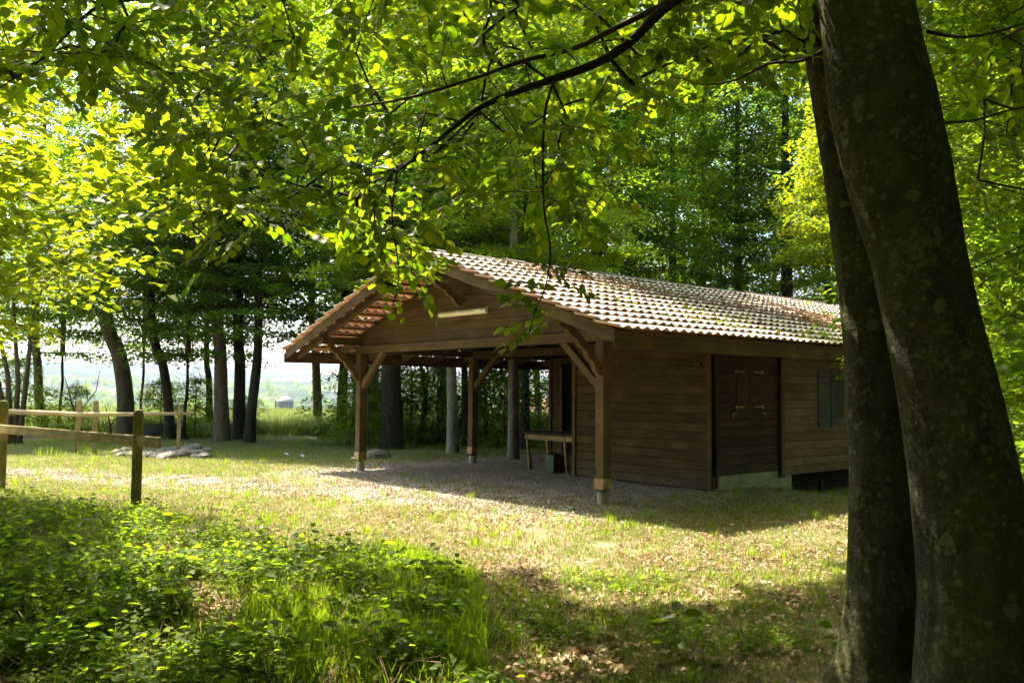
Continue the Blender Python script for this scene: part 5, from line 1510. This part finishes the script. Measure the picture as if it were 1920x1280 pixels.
# shaggier grass in the shaded strip under the trees and around the foreground
tall = [blades_mesh('tall_grass_tuft', 20, 0.12, 0.10, 0.0045, PLANT, 40 + k, 0.7) for k in range(3)]
def f_tall(x, y): return ((inside(x, y, TGX, TGY)) * 1.0 + (y > 20.5) * (y < 30) * (fbm(x, y, .5, 2) > .5) * 0.10 * (~under_hut(x, y)) + bed(x, y) * 0.025) * (np.abs(x) < screen_w(y, 1))
X, Y, Z = place(3800, f_tall, xr, (4.0, 30), 1)
scatter('tall_grass', np.stack([X, Y, Z], 1), rand_rot(len(X)), rng.uniform(.6, 1.5, len(X)) * (1 + 0.02 * Y), tall, 'tufts of longer green grass along the edge of the clearing', 'grass')
# green tufts dotted on the gravel
sm = [blades_mesh('green_tuft', 26, 0.10, 0.06, 0.005, PLANT, 60 + k, 0.55) for k in range(2)]
def f_dot(x, y): return (fbm(x, y, 1.3, 3) > .52) * (~under_hut(x, y)) * (np.abs(x) < screen_w(y, 1)) * (~bed(x, y)) * 1.0
X, Y, Z = place(900, f_dot, xr, (4.2, 20), 1)
scatter('green_tufts', np.stack([X, Y, Z], 1), rand_rot(len(X)), rng.uniform(.5, 1.3, len(X)), sm, 'small green tufts dotted over the dry ground', 'grass')
# ground plants
pl = [plant_mesh('low_plant', 70 + k, 0.06 + 0.038 * k, 3 + k % 3, (0.030, 0.040, 0.042, 0.038, 0.066, 0.034)[k], k % 2 == 0) for k in range(6)]
def f_bed(x, y): return bed(x, y) * np.clip(0.05 + 8 * (fbm(x, y, 2.0, 3) - .46), 0.02, 1) * (1 - .75 * smooth(6.0, 5.0, y) * smooth(-1.0, -1.8, x) * (fbm(x, y, 2.2, 2) > .42)) * (np.abs(x) < screen_w(y, 1))
X, Y, Z = place(14000, f_bed, (-10, 3), (3.7, 14), 1)
scatter('ground_plants', np.stack([X, Y, Z], 1), rand_rot(len(X), .15), rng.uniform(.32, 1.0, len(X)) * np.where(rng.random(len(X)) < .12, 1.5, 1), pl, 'dense bed of leafy low plants and brambles', 'ground cover')
def f_sparse(x, y): return (~bed(x, y)) * (y < 7.6) * (fbm(x + 9, y, .9, 3) > .55) * (x < 2.5) * 1.0
X, Y, Z = place(500, f_sparse, (-4, 3.4), (4.3, 7.6))
scatter('scattered_plants', np.stack([X, Y, Z], 1), rand_rot(len(X), .15), rng.uniform(.4, .8, len(X)), pl[:3], 'scattered small plants in the shaded grass', 'ground cover')
def dry_mesh(seed):
    g = np.random.default_rng(seed); mb = MB()
    for j in range(3):
        a_ = g.random() * 6.28; L_ = g.uniform(.25, .5); h_ = g.uniform(.08, .24)
        mb.tube([(0, 0, 0), (math.cos(a_) * L_ * .4, math.sin(a_) * L_ * .4, h_), (math.cos(a_) * L_, math.sin(a_) * L_, h_ * .4)], [.003, .0025, .001], 4)
    return mb.mesh('dry_stem', m_simple('dry_stem_brown', (0.20, 0.14, 0.08), 0.9, 0.1))
X, Y, Z = place(420, lambda x, y: bed(x, y) * (np.abs(x) < screen_w(y, 1)) * 1.0, (-9, 3), (3.7, 13), 1)
scatter('dry_stems', np.stack([X, Y, Z], 1), rand_rot(len(X), .2), rng.uniform(.6, 1.3, len(X)), [dry_mesh(k) for k in range(4)], 'arching dry stems among the ground plants', 'ground cover')
# some taller seedlings standing out of the bed
for k, (px, py, h_, lb) in enumerate(((55, 1225, .24, 'broad-leaved seedling in the bottom left corner'), (340, 1005, .42, 'bright seedling with spread leaves in the middle of the plant bed'), (575, 1065, .36, 'dark leaved seedling at the sunny edge of the plant bed'), (770, 1245, .40, 'large pale leaved seedling in the shade at the bottom'),
                                       (815, 1165, .30, 'small seedling right of the tall grass clump'), (150, 985, .34, 'tall seedling among brambles near the left border'), (30, 935, .50, 'dark bramble sprig by the left fence post'), (1265, 1195, .30, 'low leafy seedling left of the beech foot'), (1560, 1240, .30, 'broad leaved seedling at the foot of the slimmer beech'))):
    p = ground_at(px, py + 45); me = plant_mesh('seedling', 90 + k, h_, 5, 0.10, False, LEAF_NEAR if k % 2 else PLANT)
    o = link('seedling', me); o.location = (p.x, p.y, gz(p.x, p.y)); o.rotation_euler.z = k * 1.3
    o['label'] = lb; o['category'] = 'seedling'; o['group'] = 'seedlings in the foreground'
# dead leaves
dl = []
for k in range(4):
    g = np.random.default_rng(k + 400); V = LF_MID_V.copy(); V[:, 2] = V[:, 2] * 3 + g.normal(0, .05, 7); V[:, 1] *= g.uniform(.8, 1.2)
    dl.append(mesh_np('dead_leaf', V, LF_MID_F, LITTER, attrs={'rnd': np.full(7, (k + .3) / 4)}))
def f_dl(x, y): return np.clip(0.40 + 1.6 * (fbm(x + 40, y, 1.3, 4) - .5), .06, 1) * (np.abs(x) < screen_w(y, 1.2)) * (~under_hut(x, y)) * (1 - .6 * gravel_mask(x, y)) * np.where(bed(x, y), .7, 1) * np.where(y > 15, .5, 1)
X, Y, Z = place(46000, f_dl, xr, (3.8, 22), 1)
scatter('dead_leaves', np.stack([X, Y, Z + rng.uniform(.012, .040, len(X))], 1), np.stack([rng.normal(0, .35, len(X)), rng.normal(0, .35, len(X)), rng.random(len(X)) * 6.28], 1), rng.uniform(.022, .045, len(X)) * np.where(rng.random(len(X)) < .25, 1.6, 1), dl, 'dry beige fallen leaves strewn over the clearing', 'fallen leaves')
# gravel
def f_gv(x, y): return gravel_mask(x, y) ** 1.3 * np.clip(.5 + 2 * (fbm(x, y, 1.1, 3) - .4), .1, 1)
X, Y, Z = place(30000, f_gv, (-11, 7), (9.0, 21))
scatter('gravel', np.stack([X, Y, Z + 0.004], 1), rng.random((len(X), 3)) * 6.28, rng.uniform(.014, .042, len(X)), peb, 'grey pink gravel under and in front of the hut', 'gravel')
# crop on the field
cb = [blades_mesh('crop_clump', 14, 0.55, 0.28, 0.022, CROP, 500 + k, 0.35) for k in range(3)]
X = rng.uniform(-38, 6, 26000); Y = 31 + 45 * rng.random(26000) ** 1.2
k_ = (X < 2 - 0.0 * Y) & (X > -0.66 * Y)
X, Y = X[k_], Y[k_]; Z = ground_z(X, Y)
scatter('crop_field', np.stack([X, Y, Z], 1), rand_rot(len(X)), rng.uniform(.8, 1.25, len(X)), cb, 'pale green crop standing on the sunny field', 'crop')
# debris on the roof: needles and twigs caught on the tiles, moss cushions
def on_roof(v, u): return hut(v, u, roof_z(u) + 0.0)
n = 4200; V_ = []; 
while len(V_) < n:
    v = rng.uniform(0.5, 11.3); u = rng.uniform(-1.2, 3.1)
    line = abs(u - (2.6 - 0.42 * (v - 1.2))) if v < 7 else abs(u - (1.6 - 0.75 * (v - 7)))
    if rng.random() < math.exp(-(line / 0.5) ** 2) * (0.35 + 0.65 * (v > 6)): 
        p = on_roof(v, u); V_.append((p.x, p.y, p.z + rng.uniform(-.005, .045)))
stick = MB(); stick.tube([(-0.5, 0, 0), (0, 0.04, 0.03), (0.5, 0, 0)], [0.05, 0.06, 0.04], 4); stk = stick.mesh('needle', m_simple('brown_needles', (0.20, 0.12, 0.07), 0.9, 0.1))
scatter('roof_debris', np.array(V_), np.stack([rng.normal(0, .4, n), rng.normal(0, .4, n), rng.random(n) * 6.28], 1), rng.uniform(.06, .20, n), [stk], 'brown twigs and needles caught on the roof tiles', 'debris')
n = 900; V_ = []
while len(V_) < n:
    v = rng.uniform(0.3, 9); u = rng.uniform(-1.25, 3.0)
    if rng.random() < vnoise(v * 1.1, u * 2.2) ** 3: p = on_roof(v, u); V_.append((p.x, p.y, p.z - 0.005))
scatter('roof_moss', np.array(V_), rng.random((n, 3)), rng.uniform(.05, .16, n), [stone_mesh('moss_cushion', 77, 1, .5, m_simple('yellow_moss', (0.16, 0.15, 0.025), 1.0, 0.1), .3)], 'small yellow-green moss cushions on the roof tiles', 'moss')
# stray seed-heads on the gravel before the carport
for k, (px, py, lb) in enumerate(((853, 920, 'thin dry grass stalk on the gravel, left one'), (885, 915, 'thin dry grass stalks bending over the gravel, middle one'), (935, 925, 'thin dry grass stalk on the gravel nearest the right post'))):
    p = ground_at(px, py); mb = MB()
    for j in range(3):
        a_ = j * 2.1 + k; mb.tube([(0, 0, 0), (0.03 * math.cos(a_), 0.03 * math.sin(a_), .14), (0.10 * math.cos(a_), 0.10 * math.sin(a_), .27 + .04 * j)], [.003, .0025, .004], 4)
    o = link('grass_stalk', mb.mesh('grass_stalk', STRAW)); o.location = (p.x, p.y, gz(p.x, p.y)); o['label'] = lb; o['category'] = 'grass'; o['group'] = 'dry stalks on the gravel'
